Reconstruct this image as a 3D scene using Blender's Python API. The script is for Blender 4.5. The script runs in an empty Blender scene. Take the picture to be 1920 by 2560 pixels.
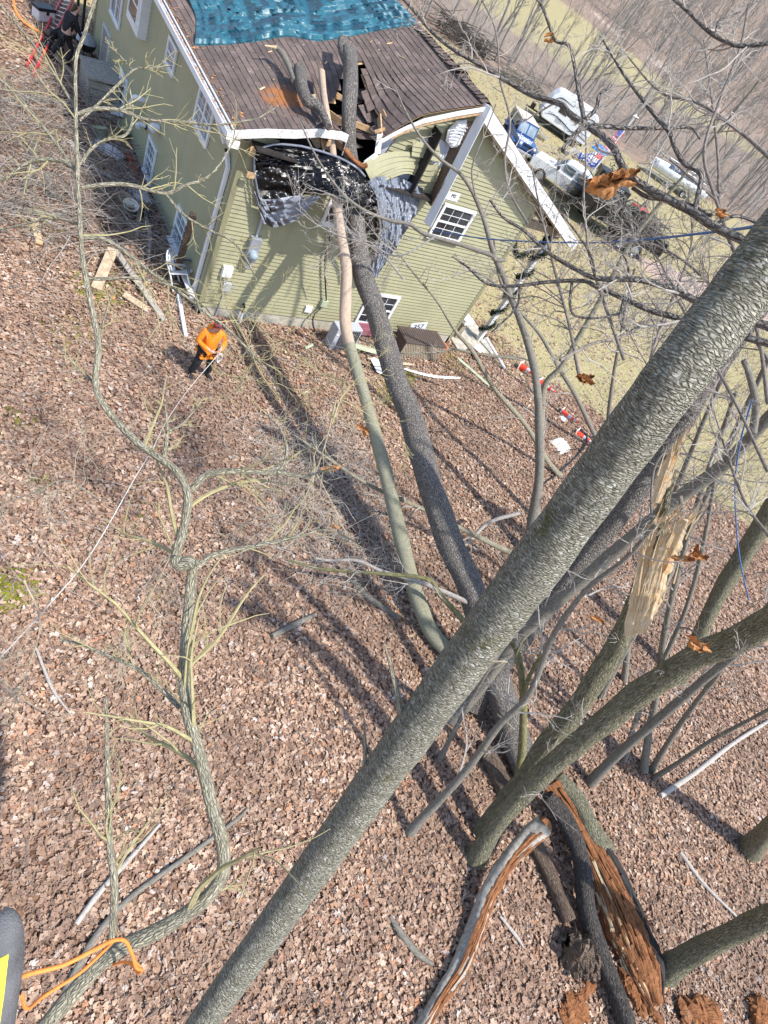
import bpy, math, random
import numpy as np
from mathutils import Vector, Matrix
SC=bpy.context.scene
# ---------------- camera, world, sun, exposure ----------------
F=1516.04
CAM=np.array([-5.8174,-12.8032,9.6732])
R=np.array([[0.80207194,-0.39876656,0.44459626],[-0.08379529,-0.81221,-0.57731556],[0.59131967,0.42579355,-0.68486561]])
cam=bpy.data.cameras.new("camera"); camo=bpy.data.objects.new("camera",cam); SC.collection.objects.link(camo)
mw=Matrix.Identity(4)
for i in range(3):
    mw[i][0]=R[0][i]; mw[i][1]=-R[1][i]; mw[i][2]=-R[2][i]; mw[i][3]=CAM[i]
camo.matrix_world=mw
cam.sensor_fit='HORIZONTAL'; cam.sensor_width=36; cam.lens=36*F/1920; cam.clip_start=.05; cam.clip_end=2000
SC.camera=camo
SUN=np.array([.47,-1.0,1.75]); SUN/=np.linalg.norm(SUN)
w=bpy.data.worlds.new("World"); SC.world=w; w.use_nodes=True
nt=w.node_tree; bg=nt.nodes['Background']; sky=nt.nodes.new('ShaderNodeTexSky'); sky.sky_type='NISHITA'; sky.sun_disc=False
sky.sun_elevation=math.asin(SUN[2]); sky.sun_rotation=math.atan2(SUN[0],SUN[1])
nt.links.new(sky.outputs[0],bg.inputs[0]); bg.inputs[1].default_value=.15
sl=bpy.data.lights.new("sun",'SUN'); sl.energy=3.3; sl.angle=math.radians(1.2); sl.color=(1,.95,.88)
so=bpy.data.objects.new("sun",sl); SC.collection.objects.link(so); so.rotation_euler=Vector(SUN).to_track_quat('Z','Y').to_euler()
SC.view_settings.view_transform='Standard'; SC.view_settings.look='None'; SC.view_settings.exposure=.88; SC.view_settings.gamma=1
rs=np.random.RandomState(7); random.seed(7)
# ---------------- pixel -> world helpers (1920x2560 photo pixels) ----------------
def ray(u,v): return R.T@np.array([(u-960)/F,(v-1280)/F,1.])
def at(u,v,d): return CAM+ray(u,v)*d
def PL(u,v,n,d):
    r=ray(u,v); n=np.array(n,float); return CAM+r*(d-n@CAM)/(n@r)
def WY(u,v,y=0.): return PL(u,v,(0,1,0),y)
def WX(u,v,x=0.): return PL(u,v,(1,0,0),x)
def S(t):
    t=np.clip(t,0,1); return t*t*(3-2*t)
def H(x,y):
    x=np.asarray(x,float); y=np.asarray(y,float)
    z=-.35+.27*S((y+1.5)/4)*S((2.5-x)/2.5)
    s=.8*x+.6*y; t=-.6*x+.8*y
    z=z+.055*np.maximum(0,s-80)+.17*np.maximum(0,s-165)
    z=z+.03*np.sin(x*.9+1)*np.sin(y*.8)+.05*np.sin(x*.31)*np.sin(y*.27+2)*S((s-14)/10)
    z=z-.10*np.exp(-((x-2)**2+(y+14.5)**2)/9)
    return z
def G(u,v,dz=0.):
    r=ray(u,v); d=5.; P=CAM
    for i in range(4000):
        P=CAM+r*d; g=float(H(P[0],P[1]))+dz
        if P[2]<=g: break
        d+=max(.004,(P[2]-g)*.5)
        if d>700: break
    return P
def depth(P): return float(R[2]@(np.array(P)-CAM))
def W2(px,n=1): return px
# ---------------- mesh builder ----------------
class MB:
    def __init__(s): s.v=[];s.b=[];s.q=[];s.t=[];s.n=0;s.mq=[];s.mt=[]
    def add(s,v,q=None,t=None,b=None,m=0):
        v=np.asarray(v,float).reshape(-1,3); s.v.append(v); s.b.append(v if b is None else np.asarray(b,float))
        if q is not None and len(q): q=np.asarray(q).reshape(-1,4); s.q.append(q+s.n); s.mq.append(np.full(len(q),m))
        if t is not None and len(t): t=np.asarray(t).reshape(-1,3); s.t.append(t+s.n); s.mt.append(np.full(len(t),m))
        s.n+=len(v); return s
    def box(s,c,size,ax=None,m=0):
        c=np.array(c,float); h=np.array(size,float)/2
        v=np.array([[x,y,z] for x in(-1,1) for y in(-1,1) for z in(-1,1)])*h
        if ax is not None: v=v@np.array(ax,float)
        s.add(v+c,[[0,1,3,2],[4,6,7,5],[0,4,5,1],[2,3,7,6],[0,2,6,4],[1,5,7,3]],m=m); return s
    def bar(s,a,b,w,h,up=(0,0,1),m=0):
        a=np.array(a,float);b=np.array(b,float);d=b-a;L=np.linalg.norm(d);d/=L
        x=np.cross(up,d); x/=np.linalg.norm(x)+1e-9; z=np.cross(d,x)
        return s.box((a+b)/2,(L,w,h),[d,x,z],m)
    def tube(s,P,r,k=8,cap=True,rough=0.,smooth=0,m=0,flare=None):
        P=np.array(P,float); r=np.broadcast_to(np.array(r,float),(len(P),)) if np.ndim(r)==0 else np.array(r,float)
        if smooth: P,r=cr(P,r,smooth)
        n=len(P); T=np.gradient(P,axis=0); T/=np.linalg.norm(T,axis=1)[:,None]+1e-9
        a=np.array([0,0,1.]) if abs(T[0][2])<.9 else np.array([1.,0,0])
        X=np.cross(T[0],a); X/=np.linalg.norm(X)
        th=np.linspace(0,2*np.pi,k,endpoint=False); L=0
        V=[];B=[]
        for i in range(n):
            X=X-T[i]*(X@T[i]); X/=np.linalg.norm(X)+1e-9; Y=np.cross(T[i],X)
            if i: L+=np.linalg.norm(P[i]-P[i-1])
            rr=r[i]*(1+rough*(np.sin(th*2+L*3)*.5+np.sin(th*3+L*5+1)*.35+rs.uniform(-.5,.5,k)*.6)) if rough else np.full(k,r[i])
            V.append(P[i]+(np.cos(th)*rr)[:,None]*X+(np.sin(th)*rr)[:,None]*Y)
            B.append(np.stack([np.cos(th)*r[i],np.sin(th)*r[i],np.full(k,L)],1))
        V=np.concatenate(V);B=np.concatenate(B)
        i=np.arange(n-1)[:,None]*k; j=np.arange(k)[None,:]; j2=(j+1)%k
        q=np.stack([i+j,i+j2,i+k+j2,i+k+j],-1).reshape(-1,4)
        s.add(V,q,b=B,m=m)
        if cap and k>2:
            for e,ii in((0,0),(1,n-1)):
                c=P[ii]; ring=V[ii*k:(ii+1)*k]; vv=np.vstack([ring,c]); jj=np.arange(k)
                tt=np.stack([jj,(jj+1)%k,np.full(k,k)],1)
                if e==0: tt=tt[:,::-1]
                s.add(vv,t=tt,b=vv,m=m)
        return s
    def lathe(s,prof,c=(0,0,0),k=20,ax=None,m=0):
        prof=np.array(prof,float); th=np.linspace(0,2*np.pi,k,endpoint=False)
        V=np.concatenate([np.stack([p[0]*np.cos(th),p[0]*np.sin(th),np.full(k,p[1])],1) for p in prof])
        if ax is not None: V=V@np.array(ax,float)
        n=len(prof); i=np.arange(n-1)[:,None]*k; j=np.arange(k)[None,:]; j2=(j+1)%k
        s.add(V+np.array(c),np.stack([i+j,i+j2,i+k+j2,i+k+j],-1).reshape(-1,4),m=m); return s
    def prism(s,poly,a,b,fn,m=0):  # poly 2D, extruded a..b, fn maps (p,q,t)->xyz ; convex-ish fan
        n=len(poly); V=[fn(p,q,a) for p,q in poly]+[fn(p,q,b) for p,q in poly]
        q=[[i,(i+1)%n,n+(i+1)%n,n+i] for i in range(n)]
        ca=np.mean(V[:n],0); cb=np.mean(V[n:],0); V=V+[ca,cb]
        t=[[(i+1)%n,i,2*n] for i in range(n)]+[[n+i,n+(i+1)%n,2*n+1] for i in range(n)]
        s.add(V,q,t,m=m); return s
    def grid(s,P,b=None,thick=0,m=0):  # P: (a,b,3)
        a,c=P.shape[:2]; i=np.arange(a-1)[:,None]*c; j=np.arange(c-1)[None,:]
        q=np.stack([i+j,i+j+1,i+c+j+1,i+c+j],-1).reshape(-1,4)
        s.add(P.reshape(-1,3),q,b=None if b is None else b.reshape(-1,3),m=m); return s
    def build(s,name,mat,parent=None,smooth=False,world=True,bevel=0,solid=0):
        V=np.concatenate(s.v) if s.v else np.zeros((0,3)); B=np.concatenate(s.b) if s.b else V
        me=bpy.data.meshes.new(name)
        Q=np.concatenate(s.q) if s.q else np.zeros((0,4),int); T=np.concatenate(s.t) if s.t else np.zeros((0,3),int)
        mi=np.concatenate(s.mq+s.mt) if (s.mq or s.mt) else np.zeros(0,int)
        if parent is not None and world:
            bpy.context.view_layer.update(); iv=np.array(parent.matrix_world.inverted()); V=V@iv[:3,:3].T+iv[:3,3]
        nl=len(Q)*4+len(T)*3; me.vertices.add(len(V)); me.vertices.foreach_set('co',V.astype(np.float32).ravel())
        me.loops.add(nl); me.loops.foreach_set('vertex_index',np.concatenate([Q.ravel(),T.ravel()]).astype(np.int32))
        me.polygons.add(len(Q)+len(T))
        ls=np.concatenate([np.arange(len(Q))*4,len(Q)*4+np.arange(len(T))*3]); me.polygons.foreach_set('loop_start',ls.astype(np.int32))
        me.polygons.foreach_set('loop_total',np.concatenate([np.full(len(Q),4),np.full(len(T),3)]).astype(np.int32))
        me.polygons.foreach_set('material_index',mi.astype(np.int32))
        me.polygons.foreach_set('use_smooth',np.full(len(Q)+len(T),bool(smooth)))
        at_=me.attributes.new('bk','FLOAT_VECTOR','POINT'); at_.data.foreach_set('vector',B.astype(np.float32).ravel())
        me.update(calc_edges=True); me.validate()
        for mm in (mat if isinstance(mat,(list,tuple)) else [mat]): me.materials.append(mm)
        o=bpy.data.objects.new(name,me); SC.collection.objects.link(o)
        if parent is not None: o.parent=parent
        if solid:
            md=o.modifiers.new('thick','SOLIDIFY'); md.thickness=solid; md.offset=0
        if bevel:
            md=o.modifiers.new('bevel','BEVEL'); md.width=bevel; md.segments=2; md.limit_method='ANGLE'
        return o
def cr(P,r,n):
    P=np.array(P,float); r=np.array(r,float); A=np.vstack([2*P[0]-P[1],P,2*P[-1]-P[-2]]); out=[];ro=[]
    for i in range(len(P)-1):
        p0,p1,p2,p3=A[i:i+4]
        for t in np.arange(n)/n:
            out.append(.5*((2*p1)+(-p0+p2)*t+(2*p0-5*p1+4*p2-p3)*t*t+(-p0+3*p1-3*p2+p3)*t**3)); ro.append(r[i]*(1-t)+r[i+1]*t)
    out.append(P[-1]);ro.append(r[-1]); return np.array(out),np.array(ro)
def tag(o,label=None,cat=None,group=None,kind=None):
    if label: o['label']=label
    if cat: o['category']=cat
    if group: o['group']=group
    if kind: o['kind']=kind
    return o
def thing(name,label,cat,loc=(0,0,0),rz=0,group=None):
    o=bpy.data.objects.new(name,None); o.empty_display_size=.2; SC.collection.objects.link(o); o.location=loc; o.rotation_euler=(0,0,rz)
    return tag(o,label,cat,group)
def text_part(txt,size,mat,parent,loc,ax,name='lettering',ext=.002):
    cu=bpy.data.curves.new(name,'FONT'); cu.body=txt; cu.size=size; cu.extrude=ext; cu.align_x='CENTER'; cu.align_y='CENTER'
    t=bpy.data.objects.new('tmp',cu); SC.collection.objects.link(t); bpy.context.view_layer.update()
    me=bpy.data.meshes.new_from_object(t.evaluated_get(bpy.context.evaluated_depsgraph_get())); bpy.data.objects.remove(t)
    A=np.array(ax,float) # rows: text x, text y, normal
    n=len(me.vertices); co=np.zeros(n*3); me.vertices.foreach_get('co',co); co=co.reshape(-1,3)@A+np.array(loc)
    if parent is not None:
        bpy.context.view_layer.update(); iv=np.array(parent.matrix_world.inverted()); co=co@iv[:3,:3].T+iv[:3,3]
    me.vertices.foreach_set('co',co.ravel()); me.materials.clear(); me.materials.append(mat); me.update()
    o=bpy.data.objects.new(name,me); SC.collection.objects.link(o); o.parent=parent; return o
def copy_tree(o,parent=None):
    c=o.copy(); SC.collection.objects.link(c)
    if parent: c.parent=parent
    for ch in list(o.children): copy_tree(ch,c)
    return c
# ---------------- materials ----------------
MT={}
def newmat(name):
    m=bpy.data.materials.new(name); m.use_nodes=True; return m,m.node_tree,m.node_tree.nodes['Principled BSDF']
def nd(t,k,**kw):
    n=t.nodes.new(k)
    for a,b in kw.items():
        if a in n.inputs: n.inputs[a].default_value=b
        else: setattr(n,a,b)
    return n
def ramp(t,fac,stops,interp='LINEAR'):
    r=t.nodes.new('ShaderNodeValToRGB'); r.color_ramp.interpolation=interp; e=r.color_ramp.elements
    while len(e)<len(stops): e.new(.5)
    for x,(p,c) in zip(e,stops): x.position=p; x.color=(*c,1) if len(c)==3 else c
    t.links.new(fac,r.inputs[0]); return r.outputs[0]
def mixc(t,f,a,b,mode='MIX'):
    m=t.nodes.new('ShaderNodeMix'); m.data_type='RGBA'; m.blend_type=mode
    for s_,v in((m.inputs[0],f),(m.inputs[6],a),(m.inputs[7],b)):
        if hasattr(v,'is_linked'): t.links.new(v,s_)
        else: s_.default_value=v if np.ndim(v)==0 else (*v,1)
    return m.outputs[2]
def math_(t,op,a,b=0.):
    m=t.nodes.new('ShaderNodeMath'); m.operation=op; m.use_clamp=False
    for s_,v in((m.inputs[0],a),(m.inputs[1],b)):
        if hasattr(v,'is_linked'): t.links.new(v,s_)
        else: s_.default_value=v
    return m.outputs[0]
def noise(t,vec,scale,detail=4,rough=.6,sc=None,col=False):
    if sc is not None:
        mp=t.nodes.new('ShaderNodeMapping'); mp.inputs['Scale'].default_value=sc; t.links.new(vec,mp.inputs[0]); vec=mp.outputs[0]
    n=nd(t,'ShaderNodeTexNoise',Scale=scale,Detail=detail,Roughness=rough); t.links.new(vec,n.inputs['Vector']); return n.outputs['Color' if col else 'Fac']
def bump(t,h,strength=.5,dist=.01,nrm=None):
    b=nd(t,'ShaderNodeBump',Strength=strength,Distance=dist); t.links.new(h,b.inputs['Height'])
    if nrm: t.links.new(nrm,b.inputs['Normal'])
    return b.outputs[0]
def coords(t,kind='bk'):
    if kind=='bk': a=t.nodes.new('ShaderNodeAttribute'); a.attribute_name='bk'; return a.outputs['Vector']
    return t.nodes.new('ShaderNodeTexCoord').outputs[kind]
def plain(name,col,rough=.6,var=.12,scale=6,metal=0,bmp=0.,bs=60,spec=.4,dirt=None):
    if name in MT: return MT[name]
    m,t,p=newmat(name); v=coords(t,'Object'); n=noise(t,v,scale,5,.65)
    c=np.array(col); lo=tuple(c*(1-var*1.6)); hi=tuple(np.minimum(c*(1+var),1))
    o=ramp(t,n,[(.3,lo),(.7,hi)])
    if dirt is not None: 
        n2=noise(t,v,scale*2.3,6,.7); f=ramp(t,n2,[(.55,(0,0,0)),(.68,(1,1,1))]); o=mixc(t,f,o,dirt)
    t.links.new(o,p.inputs['Base Color']); p.inputs['Roughness'].default_value=rough; p.inputs['Metallic'].default_value=metal; p.inputs['Specular IOR Level'].default_value=spec
    if bmp: t.links.new(bump(t,noise(t,v,bs,4,.6),bmp,.01),p.inputs['Normal'])
    MT[name]=m; return m
def glassy(name,col=(.03,.035,.04),rough=.05):
    m,t,p=newmat(name); v=coords(t,'Object'); o=ramp(t,noise(t,v,1.3,3),[(.3,tuple(np.array(col)*.5)),(.7,tuple(np.array(col)*2))])
    t.links.new(o,p.inputs['Base Color']); p.inputs['Roughness'].default_value=rough; p.inputs['Specular IOR Level'].default_value=.8; MT[name]=m; return m
def bark(name,dark,light,moss=None,mossamt=.5,a=30,b=6,bst=.8,bd=.02,spots=None,fine=1.,lent=0,ridge=None):
    m,t,p=newmat(name); v=coords(t)
    big=noise(t,v,2.2,3,.5); nz=noise(t,v,1,6,.7,sc=(a,a,b)); f2=noise(t,v,1,4,.75,sc=(a*3*fine,a*3*fine,b*5*fine))
    mx=math_(t,'ADD',math_(t,'MULTIPLY',nz,.65),math_(t,'MULTIPLY',f2,.35))
    c=ramp(t,mx,[(.40,dark),(.49,tuple((np.array(dark)*.45+np.array(light)*.55))),(.58,light)])
    c=mixc(t,ramp(t,big,[(.4,(0,0,0)),(.7,(.3,.3,.3))]),c,tuple(np.array(light)*.7))
    pn=noise(t,v,11,6,.72); c=mixc(t,ramp(t,pn,[(.48,(0,0,0)),(.62,(.38,.38,.38))]),c,tuple(np.array(dark)*1.5)); mx=math_(t,'ADD',mx,math_(t,'MULTIPLY',pn,.3))
    if ridge:
        mp=t.nodes.new('ShaderNodeMapping'); mp.inputs['Scale'].default_value=ridge; wv=noise(t,v,9,3,.6,col=True); t.links.new(mixc(t,.035,v,wv),mp.inputs[0]); vo=nd(t,'ShaderNodeTexVoronoi',Scale=1.); vo.feature='DISTANCE_TO_EDGE'; t.links.new(mp.outputs[0],vo.inputs['Vector']); e=vo.outputs['Distance']
        c=mixc(t,ramp(t,e,[(.02,(.42,.42,.42)),(.12,(0,0,0))]),c,tuple(np.array(dark)*1.1)); mx=math_(t,'ADD',math_(t,'MULTIPLY',mx,.6),math_(t,'MULTIPLY',ramp(t,e,[(0,(0,0,0)),(.25,(1,1,1))]),.8))
    if moss is not None:
        mn=noise(t,v,3.1,5,.65); ff=math_(t,'ADD',mn,math_(t,'MULTIPLY',f2,.25)); 
        k=.90-.28*mossamt
        c=mixc(t,ramp(t,ff,[(k,(0,0,0)),(k+.12,(.85,.85,.85))]),c,moss)
    if spots is not None:
        vo=nd(t,'ShaderNodeTexNoise',Scale=28,Detail=3,Roughness=.5); t.links.new(v,vo.inputs['Vector'])
        c=mixc(t,ramp(t,vo.outputs['Fac'],[(.63,(0,0,0)),(.68,(.8,.8,.8))]),c,spots)
    if lent:
        ln=noise(t,v,1,3,.6,sc=(9,9,90)); c=mixc(t,ramp(t,ln,[(.60,(0,0,0)),(.68,(lent,lent,lent))]),c,tuple(np.array(dark)*.6)); mx=math_(t,'SUBTRACT',mx,math_(t,'MULTIPLY',ramp(t,ln,[(.58,(0,0,0)),(.7,(1,1,1))]),.4))
    t.links.new(c,p.inputs['Base Color']); p.inputs['Roughness'].default_value=.9; p.inputs['Specular IOR Level'].default_value=.2
    t.links.new(bump(t,mx,bst,bd),p.inputs['Normal']); MT[name]=m; return m
bark('bark_big',(.12,.115,.085),(.56,.54,.44),(.16,.15,.045),.62,a=38,b=80,bst=1.,bd=.02,spots=(.62,.62,.56),fine=1.2,lent=.7,ridge=(26,26,95))
bark('bark_limb',(.16,.145,.10),(.52,.48,.36),(.22,.21,.08),.25,a=90,b=18,bst=1.,bd=.012,ridge=(80,80,20))
bark('bark_rough',(.10,.088,.078),(.40,.365,.33),None,a=42,b=18,bst=1.,bd=.04,ridge=(38,38,16))
bark('bark_smooth',(.16,.15,.10),(.36,.35,.26),(.20,.22,.09),.5,a=40,b=60,bst=.6,bd=.01,lent=.8)
bark('bark_peeled',(.34,.24,.17),(.52,.41,.32),(.36,.33,.25),.3,a=45,b=9,bst=.4,bd=.008,lent=.5)
bark('bark_ridge',(.10,.095,.06),(.42,.39,.27),(.20,.205,.07),.6,a=52,b=10,bst=1.,bd=.03,ridge=(48,48,9))
bark('bark_grey',(.10,.09,.075),(.27,.25,.21),(.22,.22,.14),.3,a=60,b=16,bst=.7,bd=.012)
bark('bark_mossy',(.08,.075,.03),(.26,.24,.13),(.27,.25,.05),.8,a=40,b=10,bst=.9,bd=.012)
bark('bark_wet',(.02,.018,.017),(.17,.15,.135),None,a=80,b=18,bst=1.,bd=.03,ridge=(45,45,9))
bark('twig_yellow',(.24,.21,.11),(.44,.39,.21),None,a=60,b=20,bst=.3,bd=.004)
bark('twig_tan',(.28,.23,.16),(.52,.45,.33),None,a=60,b=20,bst=.3,bd=.004)
bark('twig_dark',(.09,.075,.065),(.30,.26,.225),None,a=50,b=20,bst=.4,bd=.004)
bark('twig_pale',(.26,.23,.20),(.52,.48,.43),None,a=50,b=20,bst=.3,bd=.004)
bark('wood_rot',(.07,.028,.014),(.46,.20,.085),(.42,.30,.2),.55,a=70,b=7,bst=1.,bd=.03)
bark('wood_split',(.42,.25,.11),(.80,.68,.47),(.60,.30,.09),.95,a=90,b=4,bst=.9,bd=.012)
bark('wood_board',(.30,.22,.14),(.58,.47,.33),None,a=6,b=6,bst=.2,bd=.003)
bark('wood_grey',(.20,.18,.15),(.44,.41,.36),None,a=14,b=14,bst=.3,bd=.004)
bark('wood_brown',(.055,.04,.03),(.26,.19,.14),None,a=60,b=9,bst=1.,bd=.02,ridge=(50,50,7))
bark('far_bark',(.14,.125,.11),(.36,.335,.30),None,a=10,b=3,bst=.4,bd=.02)
def siding_mat(name,c):
    m,t,p=newmat(name); v=coords(t,'Object'); n=noise(t,v,1.1,5,.6); f=noise(t,v,1,3,.6,sc=(30,30,3)); c=np.array(c)
    o=ramp(t,n,[(.3,tuple(c*.86)),(.7,tuple(c*1.06))]); o=mixc(t,.25,o,ramp(t,f,[(.3,tuple(c*.8)),(.7,tuple(c*1.15))]))
    st=noise(t,v,1,5,.6,sc=(5,5,.5)); o=mixc(t,ramp(t,st,[(.56,(0,0,0)),(.75,(.35,.35,.35))]),o,tuple(c*.6))
    t.links.new(o,p.inputs['Base Color']); p.inputs['Roughness'].default_value=.5; p.inputs['Specular IOR Level'].default_value=.35; MT[name]=m; return m
siding_mat('siding',(.36,.345,.215)); siding_mat('trim_olive',(.27,.26,.16))
plain('white',(.78,.79,.80),.45,.05,3,dirt=None); plain('white_dirty',(.72,.72,.70),.6,.12,9,dirt=(.42,.33,.25))
plain('soffit',(.30,.24,.17),.7,.1,4); plain('soffit_brown',(.17,.12,.09),.7,.2,12,bmp=.3,bs=30)
plain('concrete',(.48,.45,.38),.9,.22,5,bmp=.4,bs=40,dirt=(.30,.27,.20)); plain('wrap',(.50,.52,.60),.55,.08,3)
plain('interior_shade',(.035,.03,.028),.9,.4,5,bmp=.5,bs=9); plain('sheath',(.55,.36,.2),.8,.25,14,bmp=.4,bs=30)
plain('grey_metal',(.36,.39,.43),.4,.08,5,metal=.3); plain('grey_plastic',(.42,.44,.47),.5,.06,5); plain('black_plastic',(.025,.025,.028),.4,.2,8)
plain('dark_cloth',(.022,.022,.026),.9,.3,10,bmp=.4,bs=70); plain('orange_cloth',(.95,.27,.015),.8,.08,6,bmp=.3,bs=25)
plain('red_ladder',(.62,.05,.045),.4,.12,5); plain('alum',(.62,.63,.65),.35,.08,8,metal=.6); plain('cone_orange',(.95,.07,.03),.5,.06,5)
plain('rope_white',(.66,.64,.60),.8,.15,80); plain('rope_orange',(.95,.28,.06),.7,.12,60); plain('rope_blue',(.07,.16,.38),.7,.2,60)
plain('skin',(.60,.36,.27),.6,.06,10); plain('hair',(.09,.055,.035),.8,.3,60,bmp=.6,bs=90); plain('fur_black',(.02,.018,.018),.9,.2,20,bmp=.4); plain('fur_white',(.7,.68,.64),.9,.1,20)
plain('boot_black',(.03,.03,.032),.55,.2,20); plain('red_helmet',(.45,.03,.04),.35,.2,14)
plain('jeep_blue',(.035,.10,.28),.25,.1,4,spec=.7); plain('tan_top',(.55,.48,.40),.8,.08,6); plain('tyre',(.03,.03,.03),.9,.2,20); plain('rim',(.55,.56,.58),.35,.1,9,metal=.7)
plain('car_white',(.80,.81,.83),.25,.04,3,spec=.6); plain('gel_black',(.02,.02,.022),.3,.3,6); plain('red_paint',(.62,.06,.04),.4,.15,8)
plain('resin_brown',(.10,.075,.065),.6,.12,6); plain('resin_tan',(.33,.27,.20),.65,.12,18,bmp=.3,bs=60); plain('terracotta',(.50,.20,.11),.8,.12,9); plain('mauve',(.36,.12,.16),.6,.12,7)
plain('green_panel',(.42,.47,.33),.6,.1,5); plain('garland',(.015,.035,.018),.9,.5,40); plain('silver',(.50,.53,.58),.32,.1,5,spec=.7)
plain('cloth_white',(.72,.72,.76),.9,.1,9,bmp=.4,bs=30,dirt=(.10,.18,.5)); plain('bucket_green',(.45,.50,.33),.6,.12,9); plain('bucket_white',(.68,.68,.60),.5,.1,9); plain('bucket_tan',(.42,.34,.26),.6,.1,9)
plain('leaf_dry',(.50,.24,.09),.8,.3,20,bmp=.5,bs=40); plain('flag_red',(.70,.05,.06),.8,.08,8); plain('flag_blue',(.05,.09,.36),.8,.1,8); plain('stone',(.42,.40,.38),.9,.3,9,bmp=.5,bs=20)
plain('boot_grey',(.14,.14,.145),.75,.25,9,bmp=.7,bs=180); plain('boot_yellow',(.66,.72,.05),.6,.06,8,bmp=.25,bs=160); plain('boot_line',(.02,.10,.03),.6,.1,9); plain('emblem_green',(.35,.62,.25),.6,.1,9)
plain('paper',(.68,.70,.74),.8,.06,9); plain('black_ink',(.02,.02,.02),.8,.1,9); plain('blue_bag',(.05,.25,.68),.5,.3,9,bmp=.6,bs=14); plain('boat_hull',(.62,.66,.70),.35,.1,3,spec=.6); plain('boat_dark',(.16,.2,.26),.4,.3,4)
plain('sack',(.75,.70,.62),.8,.1,9); plain('debris',(.18,.14,.11),.9,.5,25,bmp=.6,bs=20)
glassy('glass'); glassy('glass_blue',(.06,.10,.13),.08); glassy('glass_light',(.20,.25,.28),.06)
# ---------------- ground ----------------
def axis(lo,a,b,hi,st,g=1.09):
    c=list(np.arange(a,b+st/2,st)); s=st
    while c[-1]<hi: s*=g; c.append(c[-1]+s)
    s=st; l=[a]
    while l[-1]>lo: s*=g; l.append(l[-1]-s)
    return np.array(l[:0:-1]+c)
gx=axis(-60,-11,24,520,.22); gy=axis(-60,-20,18,520,.22)
X,Y=np.meshgrid(gx,gy,indexing='ij'); Z=H(X,Y)+rs.normal(0,.008,X.shape)*(X<24)
gm=MB(); gm.grid(np.stack([X,Y,Z],-1)[:,::1][:, :].transpose(1,0,2))
XX=X.T.ravel();YY=Y.T.ravel()
def wob(x,y,f,p): return np.sin(x*f+p)*np.sin(y*f*1.1+p*2)+.5*np.sin(x*f*2.3+y*f*1.7+p)
def lawnw(x,y):
    s=.8*x+.6*y;t=-.6*x+.8*y
    a=S((.8*(x-12)+.6*(y+1)+1.2*wob(x,y,.6,1))/3.5+.35)
    edge=np.clip(60-.7*t,45,76)+2*wob(x,y,.3,2)
    a=a*S((edge-s)/3)
    far=np.interp(t,[-40,-22,-11,0,7,16],[122,118,112,96,80,77])+3*wob(x,y,.12,.5)
    b=S((s-far)/5)*S((132-s)/6)
    return np.maximum(a,b),b
def pathw(x,y):
    s=.8*x+.6*y;t=-.6*x+.8*y
    p=S((3.2-np.abs(s-141-.03*t))/2)
    d=S((2.7-np.abs(y-8.2+.16*(x-36)))/1.2)*S((x-29)/4)*S((70-x)/8)
    return np.maximum(p,d)
def mossw(x,y):
    m=np.zeros_like(x)
    for (u,v,r,k) in [(30,1470,.55,1),(330,1300,.5,.6),(980,990,.9,.8),(1000,930,.9,1),(250,720,1.2,.7),(200,830,1.1,.6),(640,930,1.2,.5),(1130,900,1.2,.7),(100,560,1.2,.5),(250,1250,.8,.4),(110,1200,.7,.5),(420,1480,.5,.5),(1160,1010,1.2,.5),(700,960,1,.4),(40,1050,.8,.6)]:
        c=G(u,v); m=np.maximum(m,k*np.exp(-(((x-c[0])**2+(y-c[1])**2)/r**2)))
    return m
lw,fld=lawnw(XX,YY)
ss=.8*XX+.6*YY
def grass_node(t,v):
    n1=noise(t,v,1.3,5,.6); n2=noise(t,v,22,3,.7); 
    c=ramp(t,n1,[(.3,(.25,.27,.09)),(.5,(.38,.355,.15)),(.7,(.50,.42,.23))])
    return mixc(t,.6,c,ramp(t,n2,[(.3,(.14,.14,.05)),(.7,(.52,.46,.26))])),n2
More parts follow.
